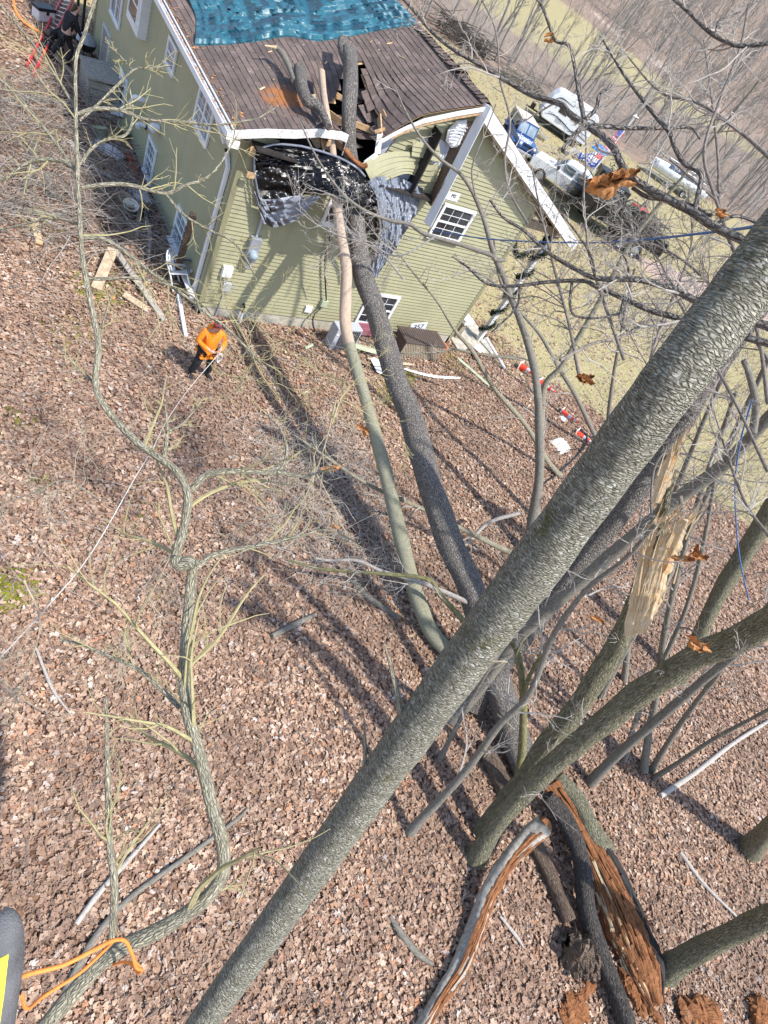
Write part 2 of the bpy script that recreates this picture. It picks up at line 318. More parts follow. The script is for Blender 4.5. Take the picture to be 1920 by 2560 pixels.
def ground_mat():
    m,t,p=newmat('ground_mat'); v=coords(t,'Object')
    def vor(sc,rnd=1.):
        wv=noise(t,v,sc*.8,2,.5,col=True); wa=mixc(t,.06,v,wv)
        vo=nd(t,'ShaderNodeTexVoronoi',Scale=sc,Randomness=rnd); t.links.new(wa,vo.inputs['Vector']); return vo
    def leafc(vo):
        sp=t.nodes.new('ShaderNodeSeparateColor'); t.links.new(vo.outputs['Color'],sp.inputs[0])
        return ramp(t,sp.outputs[0],[(0,(.10,.055,.035)),(.3,(.24,.14,.09)),(.55,(.38,.25,.17)),(.8,(.50,.36,.27)),(1,(.60,.50,.42))],'CONSTANT'),sp
    va=vor(13);vb=vor(19); ca,sa=leafc(va);cb,sb=leafc(vb)
    c=mixc(t,ramp(t,sa.outputs[1],[(.45,(0,0,0)),(.5,(1,1,1))]),ca,cb)
    big=noise(t,v,.5,5,.6); c=mixc(t,ramp(t,big,[(.35,(.35,.35,.35)),(.65,(0,0,0))]),c,(.16,.10,.07))
    def attr(n): a=t.nodes.new('ShaderNodeAttribute'); a.attribute_name=n; return a.outputs['Fac']
    g,gn=grass_node(t,v)
    fl=ramp(t,sb.outputs[2],[(.62,(0,0,0)),(.66,(.8,.8,.8))]); g=mixc(t,fl,g,mixc(t,.35,cb,(.62,.5,.36)))
    jit=math_(t,'MULTIPLY',math_(t,'SUBTRACT',noise(t,v,2.2,6,.7),.5),.9)
    lf=ramp(t,math_(t,'ADD',attr('lawn'),jit),[(.42,(0,0,0)),(.62,(1,1,1))]); c=mixc(t,lf,c,g)
    mo=ramp(t,math_(t,'ADD',attr('moss'),math_(t,'MULTIPLY',math_(t,'SUBTRACT',noise(t,v,7,5,.7),.5),1.6)),[(.5,(0,0,0)),(.66,(.9,.9,.9))])
    c=mixc(t,mo,c,ramp(t,gn,[(.3,(.08,.09,.01)),(.7,(.28,.29,.03))]))
    wd=noise(t,v,.9,6,.75); c=mixc(t,attr('woods'),c,mixc(t,.5,c,ramp(t,wd,[(.35,(.17,.14,.115)),(.65,(.42,.365,.31))])))
    c=mixc(t,ramp(t,math_(t,'ADD',attr('path'),math_(t,'MULTIPLY',jit,.5)),[(.4,(0,0,0)),(.65,(1,1,1))]),c,ramp(t,gn,[(.3,(.36,.26,.21)),(.7,(.60,.47,.40))]))
    t.links.new(c,p.inputs['Base Color']); p.inputs['Roughness'].default_value=.9; p.inputs['Specular IOR Level'].default_value=.15
    h=math_(t,'ADD',math_(t,'MULTIPLY',va.outputs['Distance'],1.),math_(t,'MULTIPLY',sa.outputs[1],.8)); h=math_(t,'ADD',h,math_(t,'MULTIPLY',noise(t,v,40,3,.7),.5))
    t.links.new(bump(t,h,.9,.03),p.inputs['Normal']); return m
go=gm.build('ground',ground_mat(),smooth=True); tag(go,kind='structure')
for n,val in (('lawn',lw),('moss',mossw(XX,YY)),('path',pathw(XX,YY)),('woods',S((ss-40)/25)*(1-lw))):
    a=go.data.attributes.new(n,'FLOAT','POINT'); a.data.foreach_set('value',val.astype(np.float32))
# ---------------- fallen leaves: real blades over the ground ----------------
def leaves(n,x0,x1,y0,y1,s0,s1,lift,keep):
    x=rs.uniform(x0,x1,n);y=rs.uniform(y0,y1,n); k=keep(x,y); x=x[k];y=y[k];n=len(x)
    L=rs.uniform(s0,s1,n); z=H(x,y)+rs.uniform(.004,lift,n)
    base=np.array([[-.5,0,0],[-.30,.16,.05],[-.12,.40,.12],[.02,.17,.06],[.2,.42,.13],[.5,0,.02],[.22,-.40,.12],[.0,-.16,.06],[-.16,-.38,.1],[-.3,-.14,.04]])
    P=np.repeat(base[None],n,0)+rs.normal(0,.055,(n,10,3)); P[:,:,2]*=rs.uniform(-1.2,1.5,n)[:,None]; P[:,:,1]*=rs.uniform(.35,1.15,n)[:,None]
    P*=L[:,None,None]
    a=rs.uniform(0,2*np.pi,n); tl=np.abs(rs.normal(0,.30,n)); ta=rs.uniform(0,2*np.pi,n)
    ca,sa=np.cos(a),np.sin(a); px=P[:,:,0]*ca[:,None]-P[:,:,1]*sa[:,None]; py=P[:,:,0]*sa[:,None]+P[:,:,1]*ca[:,None]; pz=P[:,:,2]
    d=px*np.cos(ta)[:,None]+py*np.sin(ta)[:,None]; pz=pz*np.cos(tl)[:,None]+d*np.sin(tl)[:,None]
    V=np.stack([px+x[:,None],py+y[:,None],pz+z[:,None]+np.sin(tl)[:,None]*L[:,None]*.3],-1)
    i=np.arange(n)[:,None]*10
    q=np.concatenate([i+np.array([[a,b,c,d]]) for a,b,c,d in ((0,3,2,1),(0,5,4,3),(0,9,8,7),(0,7,6,5))]); m=MB(); m.add(V.reshape(-1,3),q); return m
def leafmat():
    m,t,p=newmat('leaf_litter'); g=t.nodes.new('ShaderNodeNewGeometry'); r=g.outputs['Random Per Island']
    c=ramp(t,r,[(0,(.09,.045,.03)),(.15,(.20,.105,.065)),(.32,(.31,.175,.11)),(.5,(.41,.25,.16)),(.66,(.51,.34,.23)),(.82,(.62,.46,.34)),(.94,(.50,.20,.08)),(.965,(.64,.57,.52))],'CONSTANT')
    v=coords(t,'Object'); c=mixc(t,ramp(t,noise(t,v,.55,4,.6),[(.38,(.6,.6,.6)),(.58,(0,0,0))]),c,(.13,.07,.045),'MIX')
    c=mixc(t,.35,c,ramp(t,noise(t,v,60,2,.6),[(.3,(.2,.13,.09)),(.7,(.6,.45,.35))]))
    t.links.new(c,p.inputs['Base Color']); p.inputs['Roughness'].default_value=.75; p.inputs['Specular IOR Level'].default_value=.25
    p.inputs['Transmission Weight'].default_value=0; return m
LM=leafmat()
def outhouse(x,y): return ~((x>-.1)&(x<8.9)&(y>-.05)&(y<14))
mw_=lambda x,y: mossw(x,y)
def keepn(x,y): 
    l,_=lawnw(x,y); return outhouse(x,y)&(rs.uniform(0,1,len(x))>np.maximum(l*.93,mossw(x,y)*.8))
o=leaves(270000,-9,12.5,-19.5,1.5,.035,.125,.05,keepn).build('leaf_litter',LM); tag(o,kind='stuff')
def keepm(x,y):
    l,_=lawnw(x,y); return outhouse(x,y)&~((x>-9)&(x<12.5)&(y<1.5))&(rs.uniform(0,1,len(x))>np.maximum(l*.8,mossw(x,y)*.6))&(rs.uniform(0,1,len(x))<np.clip(1.2-(.8*x+.6*y-8)/60,.35,1))
o=leaves(75000,-10,30,-19,26,.08,.16,.06,keepm).build('leaf_litter',LM); tag(o,kind='stuff')
o=leaves(26000,8,60,0,60,.10,.19,.03,lambda x,y:(lawnw(x,y)[0]>.5)&(.8*x+.6*y<75)).build('leaf_litter',LM); tag(o,kind='stuff')
# ---------------- house ----------------
Wd,Ln=8.8,13.9; K=.3989; OH=.41; RX,RZ=5.03,6.63; EZ=4.46
house=thing('house','olive green sided house with brown shingle roof crushed by two fallen trunks','house')
def clap(m,org,ux,nrm,z0,z1,lo,hi,ex=.105,pr=.026):
    z=z0; org=np.array(org,float);ux=np.array(ux,float);nrm=np.array(nrm,float); up=np.array([0,0,1.])
    while z<z1-.01:
        zt=min(z+ex,z1); a,b=lo(z),hi(z); c,d=lo(zt),hi(zt)
        if b-a>.05 or d-c>.05:
            b=max(b,a);d=max(d,c)
            # split in lengths, tiny random set
            xs=[0,1]
            A=org+ux*a+up*z+nrm*pr;B=org+ux*b+up*z+nrm*pr;C=org+ux*d+up*zt+nrm*.001;D=org+ux*c+up*zt+nrm*.001;E=org+ux*a+up*z;F_=org+ux*b+up*z
            mid=[ .5*(A+B)*0 ]
            m.add([A,B,C,D],[[0,1,2,3]]); m.add([E,F_,B,A],[[0,1,2,3]])
            # mid-course butt line (double profile)
            M0=org+ux*((a+c)/2)+up*(z+ex*.5)+nrm*(pr*.5+.0035);M1=org+ux*((b+d)/2)+up*(z+ex*.5)+nrm*(pr*.5+.0035)
        z=zt
fz=[4.2,4.7,5.0,5.3,5.6,5.95,6.4,6.6]; fx=[3.25,3.25,3.3,3.4,3.6,3.9,4.7,5.03]
m=MB(); clap(m,(0,0,0),(1,0,0),(0,-1,0),0,4.2,lambda z:0.,lambda z:Wd)
clap(m,(0,0,0),(1,0,0),(0,-1,0),4.2,6.5,lambda z:float(np.interp(z,fz,fx)),lambda z:float(min(Wd,RX+(RZ-.14-z)/K)))
clap(m,(0,0,0),(1,0,0),(0,-1,0),4.2,4.42,lambda z:0.,lambda z:.7)
m.build('front_wall',MT['siding'],house)
m=MB(); clap(m,(0,Ln,0),(0,-1,0),(-1,0,0),0,4.3,lambda z:0.,lambda z:Ln); m.build('side_wall',MT['siding'],house)
m=MB(); clap(m,(Wd,0,0),(0,1,0),(1,0,0),0,4.9,lambda z:0.,lambda z:Ln); clap(m,(Wd,Ln,0),(-1,0,0),(0,1,0),0,4.4,lambda z:0.,lambda z:Wd)
m.build('back_wall',MT['siding'],house)
m=MB()
for c,s in (((4.4,.06,-.25),(8.78,.12,.5)),((.06,6.95,-.25),(.12,13.9,.5)),((8.74,6.95,-.25),(.12,13.9,.5))): m.box(c,s)
m.build('foundation',MT['concrete'],house,bevel=.01)
m=MB()
for x,y in ((0,0),(Wd,0),(0,Ln)):
    sx=1 if x else -1; sy=-1 if y==0 else 1
    m.box((x-sx*.045+ (sx*.018),y+sy*.018,2.2),(.13,.022,4.4 if x==0 else 4.6)); m.box((x+sx*.02,y-sy*.045,2.2),(.022,.15,4.4))
m.build('corner_trim',MT['trim_olive'],house)
# roof, left slope with real shingle courses, a sag and a torn hole
def sag(x,y):
    front=np.interp(x,[-.4,.8,1.79,2.05,2.8,3.12,3.57,4.32,5.03],[0,.10,.16,.40,.43,.22,.03,0,0])
    yy=np.maximum(y+.32,0); f=front*np.exp(-(yy/1.5)**2)
    f=f+.34*np.exp(-((x-2.35)/.75)**2-((y-.75)/1.0)**2)
    f=f+.10*np.exp(-((x-3.6)/1.0)**2-((y-1.4)/1.1)**2)
    return f
hole_px=[(893,152),(907,165),(920,205),(936,236),(966,241),(957,262),(950,290),(948,320),(944,350),(950,372),(905,400),(858,338),(852,310),(838,285),(826,262),(824,222),(850,212),(862,180)]
nsl=np.array([-K,0,1.]); RC=EZ+OH*K
hole=[tuple(PL(u,v,nsl,RC-.12)[:2]) for u,v in hole_px]
def inside(x,y,poly):
    c=False; n=len(poly)
    for i in range(n):
        x1,y1=poly[i];x2,y2=poly[i-1]
        if (y1>y)!=(y2>y) and x<(x2-x1)*(y-y1)/(y2-y1)+x1: c=not c
    return c
def rz(x,y): return EZ+K*(x+OH)-sag(x,y)
m=MB(); ys=np.concatenate([np.arange(-.34,4.2,.085),np.arange(4.2,14.3,.4)]); xs=np.arange(-OH-.05,RX+.01,.1335)
for i in range(len(xs)-1):
    x0,x1=xs[i],xs[i+1]; wv=.004*np.sin(ys*9+i)+rs.normal(0,.0025,len(ys))
    lift=.012+np.clip(rs.normal(0,.004,len(ys)),-.004,.01)
    if i>18: lift=lift+.03*np.exp(-((x0-3.2)/.6)**2)*np.exp(-((ys-1)/.9)**2)*rs.uniform(0,1,len(ys))
    a=np.stack([np.full(len(ys),x0-.012)+wv,ys,rz(x0-.012,ys)+lift],1); b=np.stack([np.full(len(ys),x1),ys,rz(x1,ys)+.001],1); c=a-np.array([0,0,.014])
    ok=[not inside((x0+x1)/2,(ys[j]+ys[j+1])/2,hole) for j in range(len(ys)-1)]
    q=[];n=len(ys)
    for j in range(n-1):
        if ok[j]: q+= [[j,j+1,n+j+1,n+j],[2*n+j,2*n+j+1,j+1,j]]
    if q:
        V=np.vstack([a,b,c]); B=np.stack([V[:,1],np.full(3*n,i*.1)+np.concatenate([np.zeros(n),np.full(n,.1),np.zeros(n)]),np.full(3*n,.0)],1)
        m.add(V,q,b=B)
def shingle_mat():
    m_,t,p=newmat('shingles'); v=coords(t); mp=t.nodes.new('ShaderNodeMapping'); t.links.new(v,mp.inputs[0]); 
    br=nd(t,'ShaderNodeTexBrick',Scale=1.,**{'Mortar Size':.006,'Brick Width':.30,'Row Height':.1,'Bias':0.}); br.offset=.5; t.links.new(mp.outputs[0],br.inputs['Vector'])
    br.inputs['Color1'].default_value=(.10,.07,.058,1);br.inputs['Color2'].default_value=(.27,.195,.165,1);br.inputs['Mortar'].default_value=(.03,.022,.02,1)
    ob=coords(t,'Object'); n=noise(t,ob,160,2,.7); n2=noise(t,ob,1.6,5,.65)
    c=mixc(t,.5,br.outputs[0],ramp(t,n,[(.3,(.05,.037,.033)),(.7,(.24,.18,.16))]))
    c=mixc(t,ramp(t,n2,[(.4,(.5,.5,.5)),(.62,(0,0,0))]),c,(.06,.045,.04))
    ch=noise(t,ob,30,4,.7); c=mixc(t,ramp(t,ch,[(.68,(0,0,0)),(.72,(.8,.8,.8))]),c,(.34,.22,.15))
    d=t.nodes.new('ShaderNodeVectorMath'); d.operation='DISTANCE'; t.links.new(ob,d.inputs[0]); P=PL(715,235,nsl,RC); d.inputs[1].default_value=tuple(P)
    o=math_(t,'ADD',d.outputs['Value'],math_(t,'MULTIPLY',math_(t,'SUBTRACT',noise(t,ob,3,5,.7),.5),1.4)); c=mixc(t,ramp(t,o,[(.22,(.9,.9,.9)),(.55,(0,0,0))]),c,(.36,.13,.035))
    t.links.new(c,p.inputs['Base Color']); p.inputs['Roughness'].default_value=.9; t.links.new(bump(t,n,.5,.004),p.inputs['Normal']); MT['shingles']=m_
shingle_mat()
rf=m.build('roof',MT['shingles'],house)
m=MB(); # far slope, underside and decking
N=nsl/np.linalg.norm(nsl)
ysd=np.arange(-.33,14.3,.3); xsd=np.arange(-OH,RX+.05,.17)
PX,PY=np.meshgrid(xsd,ysd,indexing='ij'); PZ=rz(PX,PY)-.03
g=np.stack([PX,PY,PZ],-1); q=[]; n2=len(ysd)
for i in range(len(xsd)-1):
    for j in range(n2-1):
        if not inside((xsd[i]+xsd[i+1])/2,(ysd[j]+ysd[j+1])/2,hole): q.append([i*n2+j,i*n2+j+1,(i+1)*n2+j+1,(i+1)*n2+j])
m.add(g.reshape(-1,3),q); m.build('roof_deck',MT['sheath'],house)
m=MB(); m.prism([(RX,RZ+.012),(10.84,RZ-K*5.81+.012),(10.84,RZ-K*5.81-.05),(RX,RZ-.05)],-.34,14.2,lambda p,q,t:(p,t,q)); m.build('roof',MT['shingles'],house)
# ridge cap, partly lifted
m=MB()
for i,y in enumerate(np.arange(-.33,3.6,.16)):
    dz=.035*rs.rand()+ (.05 if .9<y<1.4 else 0)
    for s_ in (-1,1):
        m.add([(RX,y,RZ+.05+dz),(RX,y+.2,RZ+.035),(RX+s_*.16,y+.2,RZ-.16*K+.03),(RX+s_*.16,y,RZ-.16*K+.045+dz)],[[0,1,2,3]])
m.build('ridge_cap',MT['shingles'],house,solid=.008)
m=MB(); Pw=[WP for WP in [(1075,75),(1160,165),(1150,170),(1100,110)]]
m.box((5.42,1.9,6.52),(.25,1.7,.02),[[.93,0,-.37],[0,1,0],[.37,0,.93]]); m.build('house_wrap',MT['white_dirty'],house)
# gutter & eave
m=MB(); ge=-OH-.06
prof=[(-.13,.0),(-.12,.11),(-.105,.115),(-.10,.02),(-.02,.02),(-.02,.10),(0,.10),(0,-.0)]
for a,b in zip(prof,prof[1:]): m.add([(ge+a[0],-.42,4.33+a[1]),(ge+a[0],14.2,4.33+a[1]),(ge+b[0],14.2,4.33+b[1]),(ge+b[0],-.42,4.33+b[1])],[[0,1,2,3]])
m.box((ge-.065,-.43,4.385),(.14,.02,.12)); m.build('gutter',MT['white'],house,solid=.004)
m=MB(); m.box((ge+.03,6.9,4.39),(.03,14.5,.18)); m.build('eave_fascia',MT['white_dirty'],house)
m=MB(); m.box((-OH/2-.02,6.95,4.285),(OH,14.3,.02)); m.build('soffit',MT['soffit'],house)
# dirt and leaves caught in the gutter
mm_=MB(); n=1400; yy=rs.uniform(-.2,14,n); xx=rs.normal(-OH-.09,.03,n); sz=rs.uniform(.01,.035,n); 
xx=np.where(rs.rand(n)<.4,-OH+np.abs(rs.normal(0,.12,n)),xx); zz=np.where(xx<-OH,4.43,EZ+K*(xx+OH)+.02)
tri=np.stack([xx,yy,zz],1)[:,None,:]+rs.normal(0,1,(n,3,3))*sz[:,None,None]*np.array([1,1,.35]); mm_.add(tri.reshape(-1,3),t=np.arange(3*n).reshape(-1,3)); mm_.build('leaf_debris',MT['leaf_dry'],house)
# front rakes: bent left, loose hanging board, right
def plank_poly(m,pts,hgt,th,yo): # board following pts (x,z top) on plane y
    for (x0,z0),(x1,z1) in zip(pts,pts[1:]):
        m.prism([(x0,z0),(x1,z1),(x1,z1-hgt),(x0,z0-hgt)],yo-th,yo,lambda p,q,t:(p,t,q))
ft=[(-.50,4.47),(.2,4.70),(.8,4.85),(1.3,5.02),(1.79,5.10)]
m=MB(); plank_poly(m,ft,.17,.03,-.34); plank_poly(m,[(1.79,5.10),(1.98,5.08),(2.0,4.8),(2.02,4.8)],.16,.03,-.33); m.build('rake_board',MT['white_dirty'],house,bevel=.004)
m=MB(); m.box((-.38,-.28,4.22),(.22,.16,.16)); m.build('eave_return',MT['white'],house,bevel=.01)
ft2=[(2.72,5.16),(3.0,5.44),(3.2,5.62),(3.57,5.90),(4.32,6.28),(5.03,6.60)]
m=MB(); plank_poly(m,ft2,.10,.03,-.35); m.build('rake_board',MT['white'],house,bevel=.004)
m=MB(); plank_poly(m,[(a,b-.105) for a,b in ft2[1:]],.075,.05,-.31); m.build('sub_fascia',MT['sheath'],house)
m=MB(); plank_poly(m,[(4.98,6.64),(10.9,6.64-K*5.92)],.30,.035,-.35); m.build('rake_board',MT['white'],house,bevel=.005)
m=MB(); plank_poly(m,[(5.1,6.30),(10.6,6.30-K*5.5)],.05,.03,-.30); m.build('rake_board',MT['wood_board'],house)
m=MB(); m.add([(5.03,-.33,6.32),(10.8,-.33,6.32-K*5.77),(10.8,0,6.32-K*5.77),(5.03,0,6.32)],[[0,1,2,3]]); m.build('soffit',MT['soffit'],house)
m=MB(); m.add([(8.8,0,4.72),(10.75,0,4.02),(10.75,14,4.02),(8.8,14,4.72)],[[0,1,2,3]]); m.box((9.75,.1,4.22),(1.95,.14,.24)); m.box((10.5,7,4.1),(.16,13.8,.24)); m.build('porch_beam',MT['soffit'],house)
# hanging loose rake with brown soffit
A=WY(1219,262,-.38);B=WY(1068,562,-.62)
m=MB(); m.bar(A,B,.02,.25,up=(.35,-1,.1)); lr=m.build('hanging_rake',MT['white'],house,bevel=.004)
P=[WY(1198,300,-.30),WY(1150,305,-.05),WY(1068,505,-.05),WY(1078,515,-.5)]
m=MB(); g=np.array([[np.array(P[0])*(1-s)*(1-t)+np.array(P[3])*s*(1-t)+np.array(P[1])*(1-s)*t+np.array(P[2])*s*t+np.array([0,-.012*(int(s*40)%2),0]) for t in np.linspace(0,1,4)] for s in np.linspace(0,1,41)])
m.grid(g); m.build('hanging_soffit',MT['soffit_brown'],house,solid=.012)
# gable vent louver
c=WY(1147,335,-.16); m=MB(); m.lathe([(.02,.03),(.26,.03),(.32,0),(.32,-.03)],c,8,[[.9,-.2,.1],[.1,.1,1],[-.2,-.95,.1]])
for k_ in range(6): m.box(c+np.array([0,-.05,-.2+.08*k_]),(.42,.02,.02))
m.build('gable_vent',MT['white'],house)
# exposed sheathing and peeled strips
def pxpoly(pts,y,name,mat,solid=.01):
    V=[WY(u,v,y) for u,v in pts]; c=np.mean(V,0); n=len(V); m=MB(); m.add(V+[c],t=[[i,(i+1)%n,n] for i in range(n)]); return m.build(name,mat,house,solid=solid)
pxpoly([(944,358),(985,338),(1040,318),(1093,318),(1084,345),(1076,382),(1030,392),(940,384)],.02,'house_wrap',MT['wrap'])
pxpoly([(955,400),(1045,405),(1038,470),(960,480)],-.02,'house_wrap',MT['wrap'])
pxpoly([(1050,352),(1088,340),(1140,372),(1118,392),(1060,384)],-.03,'house_wrap',MT['wrap'])
p_=pxpoly([(1070,405),(1100,385),(1120,395),(1106,420),(1076,412)],-.055,'house_wrap',MT['paper'])
Rc=WY(1093,401,-.075); text_part('R',.26,MT['black_ink'],house,Rc,[[.35,0,-.93],[.93,0,.35],[0,-1,0]])
pxpoly([(1115,478),(1152,484),(1142,505),(1108,496)],-.03,'house_wrap',MT['paper'])
text_part('M2',.12,MT['black_ink'],house,WY(1135,490,-.045),[[1,0,0],[0,0,1],[0,-1,0]])
def ruled(top,bot,yt,yb,n,name):
    T=[WY(u,v,yt[i] if hasattr(yt,'__len__') else yt) for i,(u,v) in enumerate(top)]; Bt=[WY(u,v,yb[i] if hasattr(yb,'__len__') else yb) for i,(u,v) in enumerate(bot)]
    T=cr(T,np.ones(len(T)),4)[0]; Bt=cr(Bt,np.ones(len(Bt)),4)[0]; m=MB()
    for k_ in range(n):
        a=k_/n;b=(k_+1)/n; P0=T*(1-a)+Bt*a+np.array([0,-.004,0]); P1=T*(1-b)+Bt*b+np.array([0,-.03,0]); P2=T*(1-b)+Bt*b
        m.grid(np.stack([P0,P1])); m.grid(np.stack([P1,P2]))
    return m.build(name,MT['siding'],house,solid=.004)
ruled([(905,408),(945,388),(990,378),(1040,382),(1075,395)],[(925,448),(965,425),(1010,412),(1050,412),(1085,418)],[-.5,-.32,-.16,-.08,-.06],[-.5,-.32,-.16,-.08,-.06],3,'peeled_siding')
ruled([(1032,352),(1060,356),(1098,362)],[(1028,388),(1060,394),(1100,404)],-.10,-.14,3,'peeled_siding')
ruled([(925,440),(965,425),(1005,412),(1085,412),(1098,402)],[(935,462),(975,445),(1020,432),(1060,452),(1090,452)],[-.35,-.28,-.2,-.1,-.08],[-.35,-.28,-.2,-.1,-.08],3,'peeled_siding')
ruled([(1000,455),(1040,452),(1092,450)],[(1003,480),(1045,482),(1085,492)],-.05,-.05,3,'peeled_siding')
# inside the hole: felt, attic panels with shade in their colour, rafters, torn boards
m=MB(); m.box((2.6,1.4,4.25),(5.0,3.6,.04)); m.prism([(.3,4.3),(5,4.3),(5,6.35),(.3,4.55)],3.08,3.12,lambda p,q,t:(p,t,q)); m.box((4.2,1.2,5.0),(.04,3.2,1.5)); m.build('attic',MT['interior_shade'],house)
m=MB()
for k_ in range(9):
    p0=np.array([rs.uniform(1.6,3.2),rs.uniform(-.2,2.0),rs.uniform(4.7,5.4)]); d=rs.normal(0,1,3)*np.array([.6,.5,.25]); m.bar(p0,p0+d*.8,.04,.12)
m.build('broken_rafter',MT['sheath'],house)
m=MB()
for k_ in range(8):
    c=np.array([rs.uniform(2.3,3.3),rs.uniform(.1,1.7),0]); c[2]=rz(c[0],c[1])-.12-rs.rand()*.25; ax=[[.9,rs.uniform(-.3,.3),.3],[-.2,.95,rs.uniform(-.3,.3)],[-.3,0,.95]]; m.box(c,(.45,.5,.012),ax)
m.build('torn_shingle_sheet',MT['shingles'],house)
m=MB(); m.bar(WY(948,290,.3),WY(952,345,-.3),.03,.14); m.bar(WY(937,330,-.2),WY(962,322,-.2),.05,.05); m.bar(WY(953,280,.4),WY(975,330,0),.03,.16); m.build('broken_board',MT['sheath'],house)
m=MB(); m.bar(WY(950,335,-.3),WY(943,385,-.36),.02,.14,up=(1,0,0)); m.bar(WY(943,385,-.36),WY(912,408,-.42),.02,.10,up=(1,0,0)); m.build('broken_board',MT['white'],house)
m=MB(); m.bar(WY(800,345,-.15),WY(808,378,-.15),.04,.14,up=(0,1,0)); m.bar(WY(790,345,-.1),WY(820,360,-.2),.04,.1); m.build('broken_stud',MT['sheath'],house)
# small splinters lying on the shingles
mm_=MB()
for k_ in range(110):
    x=rs.uniform(.2,4.6);y=rs.uniform(-.1,3.2)
    if inside(x,y,hole): continue
    L=rs.uniform(.012,.045) if k_<103 else rs.uniform(.08,.16); a=rs.uniform(0,3.14); d=np.array([math.cos(a),math.sin(a),K*math.cos(a)])*L
    p0=np.array([x,y,float(rz(x,y))+.02]); mm_.bar(p0,p0+d,L*.22,.012)
mm_.build('wood_chips',MT['wood_split'],house)
# windows
def window(org,ux,nrm,w,h,cols,rows,double=True,depth=.05,fw=.085,units=1,glass='glass'):
    ux=np.array(ux,float);nrm=np.array(nrm,float);up=np.array([0,0,1.]);ax=[ux,up,nrm]; org=np.array(org,float)
    m=MB(); L=lambda a,b,c: org+ux*a+up*b+nrm*c
    for (a,b,sa,sb) in ((w/2,fw/2,w,fw),(w/2,h-fw/2,w,fw),(fw/2,h/2,fw,h-2*fw),(w-fw/2,h/2,fw,h-2*fw)): m.box(L(a,b,depth/2+.01),(sa,sb,depth),ax)
    m.box(L(w/2,-.015,.045),(w+.06,.03,.09),ax)
    uw=(w-2*fw)/units
    for k_ in range(1,units): m.box(L(fw+uw*k_,h/2,depth/2+.006),(.07,h-2*fw,depth-.008),ax)
    f=m.build('window',MT['white'],house,bevel=.004)
    g=MB(); g.box(L(w/2,h/2,.018),(w-2*fw,h-2*fw,.008),ax); g.build('pane',MT[glass],f)
    b=MB()
    for k_ in range(units):
        x0=fw+uw*k_+(.035 if k_ else 0); x1=fw+uw*(k_+1)-(.035 if k_<units-1 else 0); hh=h-2*fw
        if double: b.box(L((x0+x1)/2,h/2,.035),(x1-x0,.05,.025),ax)
        nr=rows*(2 if double else 1)
        for i in range(1,cols): b.box(L(x0+(x1-x0)*i/cols,h/2,.026),(.014,hh,.010),ax)
        for i in range(1,nr):
            if double and i==rows: continue
            b.box(L((x0+x1)/2,fw+hh*i/nr,.026),(x1-x0,.014,.0105),ax)
    b.build('muntin',MT['white'],f); return f
window((5.59,-.012,3.18),(1,0,0),(0,-1,0),1.17,.98,3,2)
window((4.72,-.012,.06),(1,0,0),(0,-1,0),1.15,1.12,3,2)
window((2.35,-.012,2.85),(1,0,0),(0,-1,0),1.05,.98,3,2)
ly=(0,-1,0); lx=(-1,0,0)
window((-.012,6.01,.05),ly,lx,.87,1.02,3,2,glass='glass_light'); window((-.012,2.69,.05),ly,lx,1.06,1.02,3,2,glass='glass_light')
window((-.012,9.78,.08),ly,lx,.92,1.03,3,2,glass='glass_light'); window((-.012,3.02,3.02),ly,lx,1.18,.85,2,2,units=2,glass='glass_light')
window((-.012,5.83,3.07),ly,lx,.82,.63,2,1,glass='glass_light'); window((-.012,11.9,1.79),ly,lx,1.3,1.6,2,2,units=2,glass='glass_blue')
# boxed-out window with sill
m=MB(); m.box((-.13,8.5,3.2),(.26,1.35,1.05)); bw=m.build('boxed_window',MT['white'],house,bevel=.01)
g=MB(); g.box((-.265,8.5,3.28),(.01,.95,.75)); g.build('pane',MT['glass'],bw); g=MB()
for z_ in (3.28,): g.box((-.275,8.5,z_),(.02,.95,.05))
g.box((-.275,8.5,3.68),(.03,1.1,.07));g.box((-.275,8.5,2.88),(.03,1.1,.07));g.box((-.275,8.02,3.28),(.03,.07,.74));g.box((-.275,8.98,3.28),(.03,.07,.74)); g.build('muntin',MT['white'],bw)
# boarded door hatch
m=MB(); m.box((-.03,12.0,.62),(.04,.9,1.06)); dr=m.build('hatch_door',MT['wood_grey'],house); m=MB()
m.box((-.04,12.0,1.17),(.07,1.02,.06)); m.box((-.04,11.52,.6),(.07,.06,1.1)); m.box((-.04,12.48,.6),(.07,.06,1.1)); m.build('frame',MT['white_dirty'],dr)
# downspouts
m=MB(); a=(-.10,.22,-.15);b=(-.10,.55,3.45);
m.bar((-.07,.35,-.12),(-.07,.35,3.45),.10,.08,up=(1,0,0)); m.bar((-.07,.35,3.43),(-.10,.55,3.62),.10,.08,up=(1,0,0)); m.build('downspout',MT['white'],house,bevel=.01)
m=MB(); m.box((-.10,.58,3.65),(.07,.07,.05)); m.build('downspout_mouth',MT['black_ink'],house)
m=MB(); m.bar((-.45,1.15,4.3),(-.30,.95,4.05),.08,.08,up=(1,0,0)); m.bar((-.30,.95,4.05),(-.12,.72,3.72),.08,.08,up=(1,0,0)); m.build('downspout_elbow',MT['white'],house,bevel=.01)
